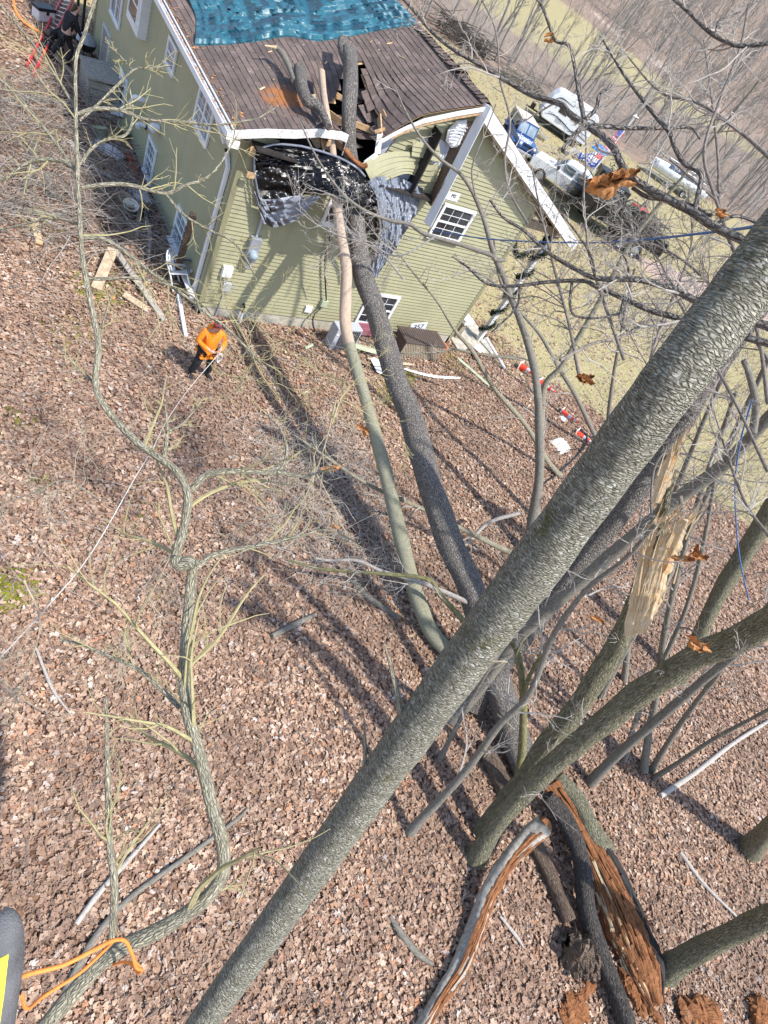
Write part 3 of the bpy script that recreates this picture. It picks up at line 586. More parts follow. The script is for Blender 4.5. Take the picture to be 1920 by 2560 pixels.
# vents and pipes on the side wall
m=MB(); c=np.array([-.02,5.37,1.58]); m.tube([c,c+[-.14,0,-.02],c+[-.2,0,-.1]],[.10,.12,.13],12); m.build('vent_hood',MT['white'],house,smooth=True)
m=MB(); m.tube([(0,6.95,1.5),(-.22,6.95,1.52),(-.3,7.05,1.45),(-.3,7.35,1.05),(-.28,7.55,.85),(-.2,7.6,.8)],.075,12,smooth=4); m.build('exhaust_pipe',MT['white'],house,smooth=True)
m=MB(); m.tube([(0,6.5,1.05),(-.22,6.5,1.02),(-.27,6.42,.98)],.07,12,smooth=3); m.build('intake_pipe',MT['white'],house,smooth=True)
m=MB(); m.tube([(.0,6.5,1.05),(-.05,6.5,1.05)],.11,12); m.build('pipe_flange',MT['black_plastic'],house)
# front wall services
m=MB(); c=np.array([.86,-.10,1.88]); m.box(c,(.28,.16,.62)); m.box(c+[0,.0,-.42],(.16,.10,.22)); mb=m.build('meter_box',MT['grey_metal'],house,bevel=.012)
m=MB(); m.lathe([(.115,0),(.115,.05),(.09,.13),(.03,.155),(0,.156)],c+[0,-.08,-.1],18,[[1,0,0],[0,0,1],[0,-1,0]]); m.build('meter_dial',MT['glass_light'],mb,smooth=True)
m=MB(); m.tube([(.86,-.07,2.2),(.86,-.07,3.5)],.035,10); m.build('conduit',MT['grey_plastic'],house,smooth=True)
m=MB(); m.box((.42,-.07,1.13),(.26,.11,.30)); m.build('junction_box',MT['white'],house,bevel=.02)
m=MB(); m.box((.52,-.07,.70),(.22,.10,.24)); m.build('cable_box',MT['grey_plastic'],house,bevel=.015)
m=MB(); m.tube([(.40,-.05,1.0),(.40,-.1,.92),(.50,-.1,.82)],.01,6,smooth=4); m.tube([(.52,-.05,.58),(.50,-.04,-.3)],.018,6); m.tube([(.62,-.05,.72),(.7,-.09,.8),(.72,-.09,.6),(.55,-.08,.5)],.008,6,smooth=4); m.build('cable',MT['grey_plastic'],house,smooth=True)
m=MB(); m.tube([(1.15,-.0,.22),(1.15,-.12,.2),(1.15,-.12,.0)],.03,8); m.build('drain_pipe',MT['black_plastic'],house,smooth=True)
m=MB(); m.tube([(1.15,-.12,.02),(1.15,-.15,-.3)],.035,8); m.build('drain_pipe',MT['white'],house,smooth=True)
m=MB(); m.box((3.05,-.05,.33),(.22,.06,.20)); m.build('dryer_vent',MT['white'],house,bevel=.01)
m=MB(); m.box((3.42,-.07,.62),(.2,.12,.2)); m.build('disconnect_box',MT['green_panel'],house,bevel=.01)
m=MB(); m.tube([WY(825,590,-.1),WY(812,650,-.1),(3.42,-.12,.75)],.022,8,smooth=5); m.tube([(3.35,-.12,.5),(3.2,-.2,.2),(3.3,-.35,-.1),(3.55,-.42,-.2)],.025,8,smooth=5); m.build('cable',MT['black_plastic'],house,smooth=True)
# porch slab, post
m=MB(); m.box((10.0,2.2,-.33),(1.9,5.2,.14)); m.build('porch_slab',MT['concrete'],house,bevel=.01)
m=MB(); m.box((10.42,.25,1.9),(.15,.15,4.3)); m.build('porch_post',MT['white_dirty'],house,bevel=.01)
m=MB()
for y_ in (3.6,7.2,10.8): m.box((10.42,y_,1.9),(.15,.15,4.3))
m.build('porch_post',MT['white_dirty'],house,bevel=.01)
gl=MB(); hx=np.linspace(0,1,160); ang=hx*2*np.pi*5.5; pp=np.stack([10.42+.15*np.cos(ang),.25+.15*np.sin(ang),-.1+4.0*hx],1)
n=5200; idx=rs.randint(0,160,n); c=pp[idx]+rs.normal(0,.045,(n,3)); tri=c[:,None,:]+rs.normal(0,.022,(n,3,3)); gl.add(tri.reshape(-1,3),t=np.arange(3*n).reshape(-1,3))
pp2=np.array([[10.42-(1.6*t_),.25+.0*t_,4.0-.9*math.sin(t_*3.14)] for t_ in np.linspace(0,1,60)]); idx=rs.randint(0,60,2000); c=pp2[idx]+rs.normal(0,.045,(2000,3)); tri=c[:,None,:]+rs.normal(0,.022,(2000,3,3)); gl.add(tri.reshape(-1,3),t=np.arange(6000).reshape(-1,3))
tag(gl.build('garland',MT['garland']),'dark green garland wound round the white porch post','garland')
# ---------------- tarps ----------------
def coons(top,bot,left,right,nu,nv):
    f=lambda L,n: np.array([np.array(cr(L,np.ones(len(L)),8)[0])[int(round(t*(len(L)-1)*8))] for t in np.linspace(0,1,n)])
    T,Bm,Lf,Rt=f(top,nu),f(bot,nu),f(left,nv),f(right,nv); u=np.linspace(0,1,nu)[None,:,None]; v=np.linspace(0,1,nv)[:,None,None]
    return (1-v)*T[None]+v*Bm[None]+(1-u)*Lf[:,None]+u*Rt[:,None]-((1-u)*(1-v)*T[0]+u*(1-v)*T[-1]+(1-u)*v*Bm[0]+u*v*Bm[-1])
def vnoise(shape,sc,seed,aniso=(1,1)):
    r=np.random.RandomState(seed); a,b=shape; out=np.zeros(shape)
    yy,xx=np.meshgrid(np.arange(a)/a,np.arange(b)/b,indexing='ij')
    for k_ in range(26):
        f=sc*r.uniform(.5,2.6); th=r.uniform(0,6.28); ph=r.uniform(0,6.28); w_=(math.cos(th)*xx*aniso[0]+math.sin(th)*yy*aniso[1])*f+.3*np.sin(yy*f*.7+ph)
        out+=(1-np.abs(np.sin(w_+ph)))**3*r.uniform(-1,1)/(1+f*.04)
    return out/5
def tarpmat(name,c,rough,bs):
    m,t,p=newmat(name); v=coords(t,'Object'); n=noise(t,v,9,5,.65); o=ramp(t,n,[(.3,tuple(np.array(c)*.8)),(.7,tuple(np.array(c)*1.15))])
    t.links.new(o,p.inputs['Base Color']); p.inputs['Roughness'].default_value=rough; p.inputs['Specular IOR Level'].default_value=.6
    h=math_(t,'ABSOLUTE',math_(t,'SUBTRACT',noise(t,v,1.8,3,.5),.5)); h2=math_(t,'ABSOLUTE',math_(t,'SUBTRACT',noise(t,v,6,2,.5),.5)); h=math_(t,'ADD',h,math_(t,'MULTIPLY',h2,.4))
    t.links.new(bump(t,h,bs,.10),p.inputs['Normal']); MT[name]=m
tarpmat('tarp_blue',(.018,.115,.16),.45,.12); tarpmat('tarp_black',(.006,.006,.008),.32,.12); tarpmat('tarp_silver',(.22,.245,.30),.36,.15)
def RP(u,v,up=.04): # on roof
    P=PL(u,v,nsl,RC+up); return P
top=[np.array([x,7.6,EZ+K*(x+OH)+.05]) for x in (.1,1.5,3,4.2,5.05)]
bot=[RP(*p) for p in [(487,110),(560,108),(640,100),(720,88),(800,98),(900,82),(975,68),(1045,60)]]
left=[top[0],np.array([.02,6.2,0]),np.array([.05,4.6,0]),bot[0]]
for i in (1,2): left[i][2]=EZ+K*(left[i][0]+OH)+.05
right=[top[-1],np.array([5.06,6.2,RZ+.05]),np.array([5.06,4.6,RZ+.05]),bot[-1]]
g=coons(top,bot,left,right,110,110); g[:,:,2]=np.where(g[:,:,0]<RX,EZ+K*(g[:,:,0]+OH),RZ-K*(g[:,:,0]-RX))+.07+.11*np.clip(vnoise((110,110),6,3,(1.0,1.8)),-.35,1.2); g[-4:,:,2]-=np.linspace(0,.05,4)[:,None]
m=MB(); m.grid(g); x0=g[:,-1]; fl=np.stack([x0,x0+[.25,0,-.12],x0+[.5,0,-.26]],1); fl[:,1:,1]+=.03*vnoise((110,2),20,9); m.grid(fl)
bt=g[-1]; m.grid(np.stack([bt,bt+[0,-.03,-.05]]))
bt_=m.build('blue_tarp',MT['tarp_blue'],None,smooth=True); tag(bt_,'large crumpled blue tarp spread over the upper roof','tarp')
tp=thing('black_tarp','black and silver tarp hanging over the smashed gable corner around two trunks','tarp',tuple(WY(760,480,-.4)))
def q4(pts): return [WY(u,v,y) for u,v,y in pts]
g=coons(q4([(640,372,-.12),(700,358,-.2),(805,380,-.55),(880,412,-.95),(918,450,-1.0)]),q4([(650,498,-.15),(740,490,-.45),(820,484,-1.0),(880,500,-1.35),(945,530,-1.0)]),q4([(640,372,-.12),(636,420,-.12),(650,498,-.15)]),q4([(918,450,-1.0),(940,490,-1.0),(945,530,-1.0)]),80,50)
g[:,:,1]-=.13*vnoise((50,80),5,5,(1.8,1)); m=MB(); m.grid(g); m.build('black_face',MT['tarp_black'],tp,smooth=True)
e=g[:,0]; e2=g[0]; m=MB(); m.tube(e[::4]+[-.02,-.03,0],.022,6); m.tube(e2[::5]+[0,-.04,.02],.024,6); m.build('silver_hem',MT['tarp_silver'],tp,smooth=True)
g=coons(q4([(628,440,-.14),(650,496,-.2),(740,490,-.48),(800,490,-.95)]),q4([(660,560,-.3),(690,568,-.38),(745,548,-.55),(790,505,-.95)]),q4([(628,440,-.14),(640,500,-.2),(660,560,-.3)]),q4([(800,490,-.95),(796,497,-.95),(790,505,-.95)]),60,34)
g[:,:,1]-=.09*vnoise((34,60),5,8); m=MB(); m.grid(g); m.build('silver_face',MT['tarp_silver'],tp,smooth=True)
g=coons(q4([(918,452,-1.0),(960,440,-.35),(1000,445,-.22),(1058,470,-.22)]),q4([(925,672,-.45),(938,694,-.4),(955,672,-.35),(965,650,-.3)]),q4([(918,452,-1.0),(945,520,-.9),(948,590,-.6),(925,672,-.45)]),q4([(1058,470,-.22),(1040,530,-.25),(1000,600,-.28),(965,650,-.3)]),60,90)
g[:,:,1]-=.2*vnoise((90,60),5.5,11,(1.6,1)); m=MB(); m.grid(g); m.build('silver_face',MT['tarp_silver'],tp,smooth=True)
g=coons(q4([(850,488,-1.25),(900,520,-1.3),(948,530,-1.0)]),q4([(905,560,-.5),(930,600,-.5),(940,640,-.45)]),q4([(850,488,-1.25),(890,530,-.9),(905,560,-.5)]),q4([(948,530,-1.0),(950,580,-.7),(940,640,-.45)]),30,30)
g[:,:,1]-=.12*vnoise((30,30),4,13); m=MB(); m.grid(g); m.build('black_face',MT['tarp_black'],tp,smooth=True)
m=MB(); m.box(WY(631,378,-.2),(.12,.03,.2)); m.box(WY(627,438,-.2),(.18,.03,.12)); m.build('batten',MT['sheath'],tp)
# ---------------- trees ----------------
def path(px,d,rp):
    """pixel polyline -> world points; d, rp: (start,end) or lists"""
    px=np.array(px,float); L=np.r_[0,np.cumsum(np.hypot(*np.diff(px,axis=0).T))]; L/=L[-1]
    D=np.interp(L,np.linspace(0,1,len(d)),d); Rr=np.interp(L,np.linspace(0,1,len(rp)),rp)*D/F*.74
    return np.array([at(u,v,dd) for (u,v),dd in zip(px,D)]),Rr
def gpath(px,lift,rp,z0=0):  # path lying on the ground
    P=np.array([G(u,v,lift) for u,v in px]); rp=np.interp(np.linspace(0,1,len(P)),np.linspace(0,1,len(rp)),rp)
    return P,np.array([r*depth(p)/F for r,p in zip(rp,P)])
def spawn(m,P,r,n,Lr,lev,rg,k=5,ang=(.5,1.1),bias=(0,0,0),start=.15,wig=.14,minr=.0018,kink=.0,rr=.5):
    P,r=np.array(P),np.array(r); seg=np.linalg.norm(np.diff(P,axis=0),axis=1); T=np.r_[0,np.cumsum(seg)]; tot=T[-1]
    for _ in range(n):
        s=rg.uniform(start,1)*tot; i=min(np.searchsorted(T,s)-1,len(P)-2); i=max(i,0); f=(s-T[i])/(seg[i]+1e-9); p=P[i]*(1-f)+P[i+1]*f; r0=(r[i]*(1-f)+r[i+1]*f)
        t=(P[i+1]-P[i])/(seg[i]+1e-9); q=rg.normal(0,1,3); q-=t*(q@t); q/=np.linalg.norm(q)+1e-9; a=rg.uniform(*ang)
        d=t*math.cos(a)+q*math.sin(a)+np.array(bias); d/=np.linalg.norm(d); L=rg.uniform(*Lr)*(1.15-.5*s/tot); ns=6 if L>.25 else 4
        pts=[p]; dd=d
        for j in range(ns): dd=dd+rg.normal(0,wig,3)+np.array(bias)*.12; dd/=np.linalg.norm(dd); pts.append(pts[-1]+dd*L/ns)
        rb=max(min(r0*rr,L*.018+.0015),minr); R_=np.linspace(rb,max(rb*.3,minr*.7),len(pts))
        m.tube(pts,R_,k if rb>.006 else 4,cap=False,smooth=2 if L>.4 else 0)
        if lev>0: spawn(m,pts,R_,max(2,int(rg.randint(3,6))),(L*.25,L*.6),lev-1,rg,k,ang,bias,.2,wig,minr,kink,.6)
def limb(name,label,cat,mainp,mat,tmat,brs=(),tw=(10,(.3,.8),1),seed=1,k=20,rough=.05,group=None,bias=(0,0,0),smooth=6,minr=.0018,part='trunk',wig=.16,flare=0,bmat=None):
    rg=np.random.RandomState(seed); P,r=mainp; base=P[0] if P[0][2]<P[-1][2] else P[-1]
    th=thing(name,label,cat,tuple(base),group=group)
    Ps,rs_=cr(P,r,smooth)
    if flare: 
        L=np.r_[0,np.cumsum(np.linalg.norm(np.diff(Ps,axis=0),axis=1))]; rs_=rs_*(1+flare*np.exp(-(L/.28)))
    rs_=rs_*(1+.03*np.sin(np.arange(len(rs_))*.9)+rg.normal(0,.012,len(rs_)))
    m=MB(); m.tube(Ps,rs_,k,rough=rough); m.build(part,MT[mat],th,smooth=True)
    m=MB(); any_=False; allb=[(Ps,rs_)]
    for b in brs:
        Pb,rb=b; Pb,rb=cr(Pb,rb,5); m=MB(); m.tube(Pb,rb,10 if rb[0]>.012 else 6,rough=.03); m.build('branch',MT[bmat or mat],th,smooth=True); allb.append((Pb,rb)); any_=True
    if tw[0]:
        m=MB(); spawn(m,Ps,rs_,tw[0],tw[1],tw[2],rg,bias=bias,minr=minr,wig=wig)
        for Pb,rb in allb[1:]:
            L=np.linalg.norm(np.diff(Pb,axis=0),axis=1).sum(); spawn(m,Pb,rb,max(2,int(tw[0]*.5)),(L*.12,L*.4) if L<4 else tw[1],tw[2],rg,bias=bias,minr=minr,wig=wig)
        m.build('twigs',MT[tmat],th)
    return th
# big leaning trunk close to the camera
bigP,bigR=path([(330,2860),(430,2690),(520,2540),(700,2290),(900,2010),(1100,1735),(1300,1465),(1500,1195),(1680,950),(1850,735),(2000,540),(2130,370)],(4.6,4.25,3.2,2.35,2.05),(46,52,62,74,88,97,102,104))
bt=thing('leaning_tree','big pale lichened trunk leaning diagonally across the foreground','tree',tuple(bigP[0]))
Ps,rr=cr(bigP,bigR,14); 
def lump(P,c,w): return np.exp(-np.sum((P-c)**2,1)/w**2)
kn=at(1590,1050,2.75); rr=rr*(1+.07*lump(Ps,kn,.22)+.05*lump(Ps,at(1350,1400,3),.15)+.05*lump(Ps,at(1000,1880,3.6),.15)+.015*np.sin(np.arange(len(rr))*.8)+rs.normal(0,.004,len(rr)))
m=MB(); m.tube(Ps,rr,72,rough=.012); m.build('trunk',MT['bark_big'],bt,smooth=True)
# buried foot of the trunk down to the soil
foot=bigP[0]; dirn=(bigP[0]-bigP[3]); dirn/=np.linalg.norm(dirn); e=foot+dirn*((foot[2]+.5)/-dirn[2])
m=MB(); m.tube([foot+(-dirn)*.05,foot+dirn*.5,(foot+e)/2,e],[bigR[0]*1.0,bigR[0]*1.03,bigR[0]*1.15,bigR[0]*1.5],48,smooth=6,rough=.02); m.build('trunk_base',MT['bark_big'],bt,smooth=True)
def stub(px,d,rp,mat='bark_limb',sm=5):
    P,r=path(px,d,rp); m=MB(); m.tube(P,r,10,rough=.06,smooth=sm); return m.build('dead_stub',MT[mat],bt,smooth=True)
stub([(1030,1850),(1006,1790),(990,1720),(975,1660),(961,1608)],(3.55,3.45),(12,11,8,2)); stub([(925,1975),(912,1925),(913,1870),(911,1820),(909,1779)],(3.8,3.7),(9,8,5,1.5))
# knot scar ring and hollows
def ring(u,v,d,rad,tub,off,name='scar',mat='bark_ridge',sx=1.,a0=0,a1=6.3,tilt=0):
    c=at(u,v,d); n=-ray(u,v); n/=np.linalg.norm(n); ux=R[0]*math.cos(tilt)+R[1]*math.sin(tilt); ux-=n*(ux@n); ux/=np.linalg.norm(ux); uy=np.cross(n,ux)
    th=np.linspace(a0,a1,26); pts=[c+ux*rad*sx*math.cos(t)*(1+.12*math.sin(3*t))+uy*rad*math.sin(t)-n*abs(math.cos(t))*off for t in th]; m=MB(); m.tube(pts,tub,7,rough=.2); return m.build(name,MT[mat],bt,smooth=True)
ring(1590,1050,2.66,.075,.010,.02,sx=.75,a0=-1.1,a1=3.9,tilt=-.9); 
# winding yellowish limb on the left with its forks
mainL=[(60,2640),(130,2545),(230,2430),(300,2372),(400,2325),(505,2255),(553,2190),(557,2118),(530,2015),(497,1875),(470,1785),(460,1680),(468,1560),(476,1470),(480,1408),(440,1402),(440,1385),(462,1310),(468,1228),(430,1168),(348,1110),(272,1030),(240,965),(246,860),(226,755),(207,650),(199,535),(194,430),(190,280),(190,150),(210,90),(240,-10)]
Pm,rm=path(mainL,(3.0,3.1,3.3,3.4,3.5,3.6,3.7),(28,26,24,21,18,16,13,10,7.5,6,5))
bl=[]
def B(px,d,rp): bl.append(path(px,d,rp))
B([(277,2386),(285,2289),(285,2193),(275,2120),(270,1990),(268,1880),(266,1800),(264,1745)],(3.1,3.25),(14,13,11,8,5))
B([(193,428),(162,405),(127,399),(77,405),(39,428),(12,447),(-60,450)],(3.65,3.75),(8,7,5)); B([(189,428),(143,363),(96,301),(46,243),(-20,180)],(3.65,3.8),(6,5,4))
B([(189,270),(131,177),(77,104),(0,12),(-30,-30)],(3.68,3.8),(5,4,4)); B([(193,285),(239,272),(301,276),(366,299),(463,305),(539,312),(636,297),(695,266)],(3.68,3.95),(7,6,5,3,2))
B([(195,417),(231,370),(270,347),(309,340),(328,316),(332,270),(324,220)],(3.65,3.8),(6,5,3)); B([(204,469),(270,461),(328,463),(413,484),(463,463),(509,449),(548,413),(590,343)],(3.65,3.9),(7,7,6,4,2))
B([(413,484),(463,540),(532,579),(579,602),(617,650),(650,720)],(3.78,3.9),(5,4,2)); B([(199,301),(239,266),(332,177),(365,172),(428,164)],(3.68,3.8),(5,4,2)); B([(332,177),(300,140),(275,118)],(3.76,3.8),(3,2))
B([(201,596),(254,596),(301,621),(381,683),(468,744),(525,791),(562,816),(641,896),(706,986),(720,1040)],(3.6,3.9),(7,6,5,4,2)); B([(216,697),(260,697),(330,695),(420,712),(500,755),(560,830)],(3.6,3.8),(6,4,2))
B([(195,560),(140,545),(60,560),(-20,580)],(3.62,3.7),(5,4,3)); B([(477,1226),(521,1186),(602,1178),(694,1180),(717,1128),(700,1070),(660,1030)],(3.5,3.6),(13,12,9,5,3)); B([(694,1180),(760,1190),(830,1170)],(3.55,3.6),(8,5,2))
B([(490,1418),(540,1385),(650,1363),(752,1340),(800,1325),(845,1333),(895,1358)],(3.4,3.6),(12,10,7,4,2)); B([(450,1770),(400,1720),(340,1670),(270,1640),(200,1610),(150,1600)],(3.4,3.5),(9,7,4)); B([(405,1160),(415,1115),(418,1060),(412,1010)],(3.5,3.6),(8,6,3))
B([(418,1080),(455,1060),(490,1020),(510,990)],(3.52,3.6),(5,2)); B([(240,960),(205,930),(180,905),(140,860)],(3.55,3.65),(6,3)); B([(246,860),(262,790),(285,720)],(3.55,3.7),(5,2)); B([(640,890),(600,960),(560,1000)],(3.85,3.9),(2,1.5))
lt=limb('winding_tree','thin winding grey brown limb with yellow green twigs at the left edge','tree',(Pm,rm),'bark_limb','twig_yellow',bl,(18,(.3,1.0),1),seed=5,k=22,rough=.07,minr=.0018,wig=.13)
m=MB(); P_,r_=path([(438,1392),(450,1410),(475,1408),(486,1418)],(3.33,3.33),(20,24,24,20)); m.tube(P_,r_,20,rough=.06,smooth=4); m.build('burl',MT['bark_limb'],lt,smooth=True)
lb=lt.children
# fallen trunks lying on the house
def mixd(px,keys):  # keys: list of (index, world point) giving depth at knots
    ds=np.interp(np.arange(len(px)),[k_ for k_,_ in keys],[depth(p) for _,p in keys]); return np.array([at(u,v,d) for (u,v),d in zip(px,ds)]),ds
pb=[(1330,1965),(1290,1850),(1240,1690),(1196,1530),(1170,1452),(1127,1362),(1083,1235),(1051,1127),(1025,1036),(997,970),(975,898),(953,825),(931,753),(906,681),(895,608),(888,536),(882,450),(873,359),(873,274),(877,190),(873,128)]
roofpt=lambda u,v,up: PL(u,v,nsl,RC+up)
P_,ds=mixd(pb,[(0,G(1330,1965,.15)),(15,WY(888,536,-.95)),(17,WY(873,359,-.25)),(18,roofpt(873,274,.0)),(20,roofpt(873,128,.28))])
rpx=np.interp(np.arange(21),[0,4,7,10,13,15,17,20],[42,39,35,31,28,25.5,20,22]); rB=rpx*ds/F*.88
fb=thing('fallen_tree','thick dark rough barked trunk fallen from the woods onto the roof','tree',tuple(P_[0]))
Ps,r2=cr(P_,rB,8); m=MB(); m.tube(Ps,r2,40,rough=.05); m.build('trunk',MT['bark_rough'],fb,smooth=True)
m=MB(); P2,d2=mixd([(873,165),(862,140),(855,118),(857,98)],[(0,roofpt(873,165,.2)),(3,roofpt(857,98,.35))]); m.tube(P2,np.array([14,12,11,11])*d2/F,16,rough=.06,smooth=3); m.build('branch_stub',MT['bark_rough'],fb,smooth=True)
def cutface(P,r,th,c='wood_split'):
    d=P[-1]-P[-2]; d/=np.linalg.norm(d); m=MB(); m.tube([P[-1]-d*.005,P[-1]+d*.012],r[-1]*.93,24); m.build('cut_face',MT[c],th)
cutface(Ps,r2,fb); spikes=MB()
pa=[(1160,1690),(1130,1640),(1083,1586),(1054,1524),(1029,1452),(1011,1380),(989,1289),(964,1181),(939,1090),(915,1003),(895,934),(874,862),(863,807),(865,735),(865,663),(852,590),(843,518),(836,440),(829,359),(818,295),(809,236),(804,180)]
P_,ds=mixd(pa,[(0,G(1160,1690,.12)),(16,WY(843,518,-1.05)),(18,WY(829,365,-.25)),(19,roofpt(818,295,.0)),(21,roofpt(804,180,.16))])
rpx=np.interp(np.arange(22),[0,3,6,9,12,14,16,18,21],[21,24,22,18,17,17,14,11,10]); rA=rpx*ds/F*.84
fa=thing('fallen_tree','slimmer smooth pinkish and mossy trunk fallen onto the roof beside the dark one','tree',tuple(P_[0]))
Ps,r2=cr(P_,rA,8); 
i0=11*8; m=MB(); m.tube(Ps[:i0+1],r2[:i0+1],32,rough=.035); m.build('trunk',MT['bark_smooth'],fa,smooth=True)
m=MB(); m.tube(Ps[i0:],r2[i0:],32,rough=.03); m.build('peeled_trunk',MT['bark_peeled'],fa,smooth=True); cutface(Ps,r2,fa)
# forked stub and broken branch joined to the slim trunk
def roofbr(px,ups,rp,th,mat,nm,cf=False):
    P,d=mixd(px,[(i,roofpt(*px[i],ups[i])) for i in range(len(px))]); r=np.interp(np.arange(len(px)),np.linspace(0,len(px)-1,len(rp)),rp)*d/F
    Pq,rq=cr(P,r,5); m=MB(); m.tube(Pq,rq,18,rough=.06); m.build(nm,MT[mat],th,smooth=True)
    if cf: cutface(Pq,rq,th)
roofbr([(822,318),(805,280),(790,262),(770,253),(755,220),(752,195),(750,172)],[.0,.08,.14,.16,.2,.22,.25],(9,11,13,15,16,16),fa,'bark_rough','branch_stub',True)
roofbr([(737,205),(722,165),(706,135),(690,117)],[.2,.22,.28,.33],(8,7,7,6),fa,'bark_grey','branch',False)
roofbr([(692,120),(678,117),(662,114)],[.33,.34,.36],(5,3,2),fa,'wood_split','torn_tip'); roofbr([(800,272),(786,250),(783,238)],[.1,.2,.28],(8,7,6),fa,'bark_smooth','branch_stub',True)
# dead branch caught along the broken edge
m=MB(); m.tube([WY(862,372,-.45),WY(880,395,-.6),WY(905,415,-.75),WY(918,412,-.8)],[.05,.05,.06,.05],12,smooth=4,rough=.15); o=m.build('broken_branch',MT['wood_rot'],None,smooth=True); tag(o,'rusty broken branch end sticking out above the black tarp','branch')
m=MB(); m.tube([WY(938,520,-1.1),WY(948,560,-.9),WY(940,620,-.7),WY(928,670,-.6)],[.05,.045,.035,.02],10,smooth=4,rough=.1); m.tube([WY(940,610,-.7),WY(925,640,-.6)],[.02,.01],6); o=m.build('hanging_branch',MT['bark_rough'],None,smooth=True); tag(o,'grey branch hanging down beside the thick fallen trunk under the tarp','branch')
m=MB(); m.tube([WY(815,585,-.5),WY(818,640,-.5),WY(812,680,-.45),WY(822,720,-.45)],[.03,.025,.022,.008],8,smooth=4,rough=.1); o=m.build('hanging_branch',MT['twig_tan'],None,smooth=True); tag(o,'thin tan dangling branch left of the peeled trunk above the grey unit','branch')
# standing trees around the right side; base on the ground, tops nearer the camera
def stand(name,label,px,rp,top,mat,tmat,tw,seed,brs=(),k=16,cat='tree',group=None,flare=.25,rough=.06,mid=None,minr=.0025,base=None):
    g=G(*(base or px[0]),.05); d0=depth(g); P,r=path(px,(d0,d0*top) if mid is None else (d0,d0*mid,d0*top),rp)
    return limb(name,label,cat,(P,r),mat,tmat,[path(b[0],(d0*b[1],d0*b[2]),b[3]) for b in brs],tw,seed,k,rough,group,flare=flare,minr=minr)
stand('mossy_tree','thick green mossy trunk leaning right from the clump at lower right',[(1189,2149),(1238,2065),(1298,1995),(1377,1916),(1446,1857),(1520,1798),(1584,1743),(1668,1689),(1743,1640),(1841,1600),(1960,1530),(2100,1440)],(30,32,35,40,42,44,46,48),.5,'bark_ridge','twig_pale',(7,(.4,1.0),2),11,
  [([(1640,1700),(1660,1660),(1650,1610),(1665,1560)],.72,.65,(4,3,1.5))],k=28,flare=.15)
g=G(1205,2085,.05); d0=depth(g); P_,r_=path([(1205,2085),(1260,2010),(1313,1946),(1377,1850),(1440,1773),(1500,1680),(1548,1600),(1590,1500),(1620,1420),(1648,1330),(1662,1250),(1680,1180)],(d0,d0*.62),(32,34,36,36,36,34,30,26,22,14))
t2=limb('snapped_tree','snapped trunk behind the mossy one with pale torn wood along its top','tree',(P_,r_),'bark_ridge','twig_pale',[],(4,(.4,.9),1),13,26,.06)
def slab(px,wid,d,th,name='torn_wood'):
    P=[at(u,v,dd) for (u,v),dd in zip(px,np.linspace(*d,len(px)))]; wd=np.interp(np.linspace(0,1,len(px)),np.linspace(0,1,len(wid)),wid); P,wd=cr(P,wd,6); n=len(P); m=MB(); vx=-ray(*px[0]); vx/=np.linalg.norm(vx)
    rows=[]; rg=np.random.RandomState(int(px[0][0])); jit=rg.normal(0,.06,(9,))
    for i in range(n):
        t=P[min(i+1,n-1)]-P[max(i-1,0)]; t/=np.linalg.norm(t); s=np.cross(t,vx); s/=np.linalg.norm(s); w_=wd[i]*d[0]/F*.85*(1+rg.normal(0,.13)); c=np.linspace(-1,1,9)
        rows.append(P[i]+s*(c*w_)[:,None]+vx*((.25*(1-c**2)+jit*.8+rg.normal(0,.02,9))*w_)[:,None])
    m.grid(np.array(rows),b=np.stack([np.tile(np.linspace(0,.3,9),(n,1)),np.zeros((n,9)),np.tile(np.arange(n)[:,None]*.05,(1,9))],-1)); return m.build(name,MT['wood_split'],th,smooth=False,solid=.05)
dm=d0*.68
def splint(px,d,r,n,seed,spread):
    rg=np.random.RandomState(seed); m=MB()
    for _ in range(n):
        i=rg.randint(len(px)-1); f=rg.rand(); u=px[i][0]*(1-f)+px[i+1][0]*f+rg.normal(0,spread); v=px[i][1]*(1-f)+px[i+1][1]*f; du=(px[i+1][0]-px[i][0]); dv=(px[i+1][1]-px[i][1]); q=rg.uniform(.5,1.1); dd=d*(1-.012); m.tube([at(u,v,dd),at(u+du*q*.5,v+dv*q*.5,dd*.995),at(u+du*q+rg.normal(0,5),v+dv*q,dd*.985)],[r*rg.uniform(.5,1.2),r*.7,.002],4,cap=False)
    return m.build('splinters',MT['wood_split'],t2)
splint([(1585,1560),(1600,1440),(1630,1340),(1672,1290)],dm*.95,.012,26,5,9); splint([(1610,1570),(1645,1440),(1690,1340),(1722,1296)],dm*.94,.012,34,6,14); splint([(1648,1240),(1672,1165),(1700,1110),(1716,1080)],dm*.9,.011,16,7,8)
slab([(1573,1590),(1590,1500),(1603,1430),(1622,1350),(1640,1310),(1668,1292)],(16,15,12,12,8,2),(dm*1.0,dm*.93),t2); slab([(1600,1580),(1620,1520),(1643,1440),(1668,1380),(1695,1330),(1716,1300)],(12,22,27,24,16,5),(dm*.99,dm*.91),t2)
slab([(1640,1255),(1655,1210),(1672,1165),(1690,1125),(1712,1086)],(10,17,15,9,2),(dm*.93,dm*.88),t2)
g=G(1283,2010,.05); d0=depth(g)
stand('mossy_sapling','yellow mossy upright stem growing in the clump at lower right',[(1283,2010),(1303,1897),(1308,1800),(1308,1748),(1298,1649),(1275,1600),(1240,1560)],(15,14,13,11,7),.8,'bark_mossy','twig_tan',(8,(.4,1.),1),14,[([(1308,1748),(1320,1700),(1345,1650),(1368,1600)],.88,.8,(9,7,5)),([(1300,1680),(1290,1640),(1310,1590)],.85,.8,(6,4))])
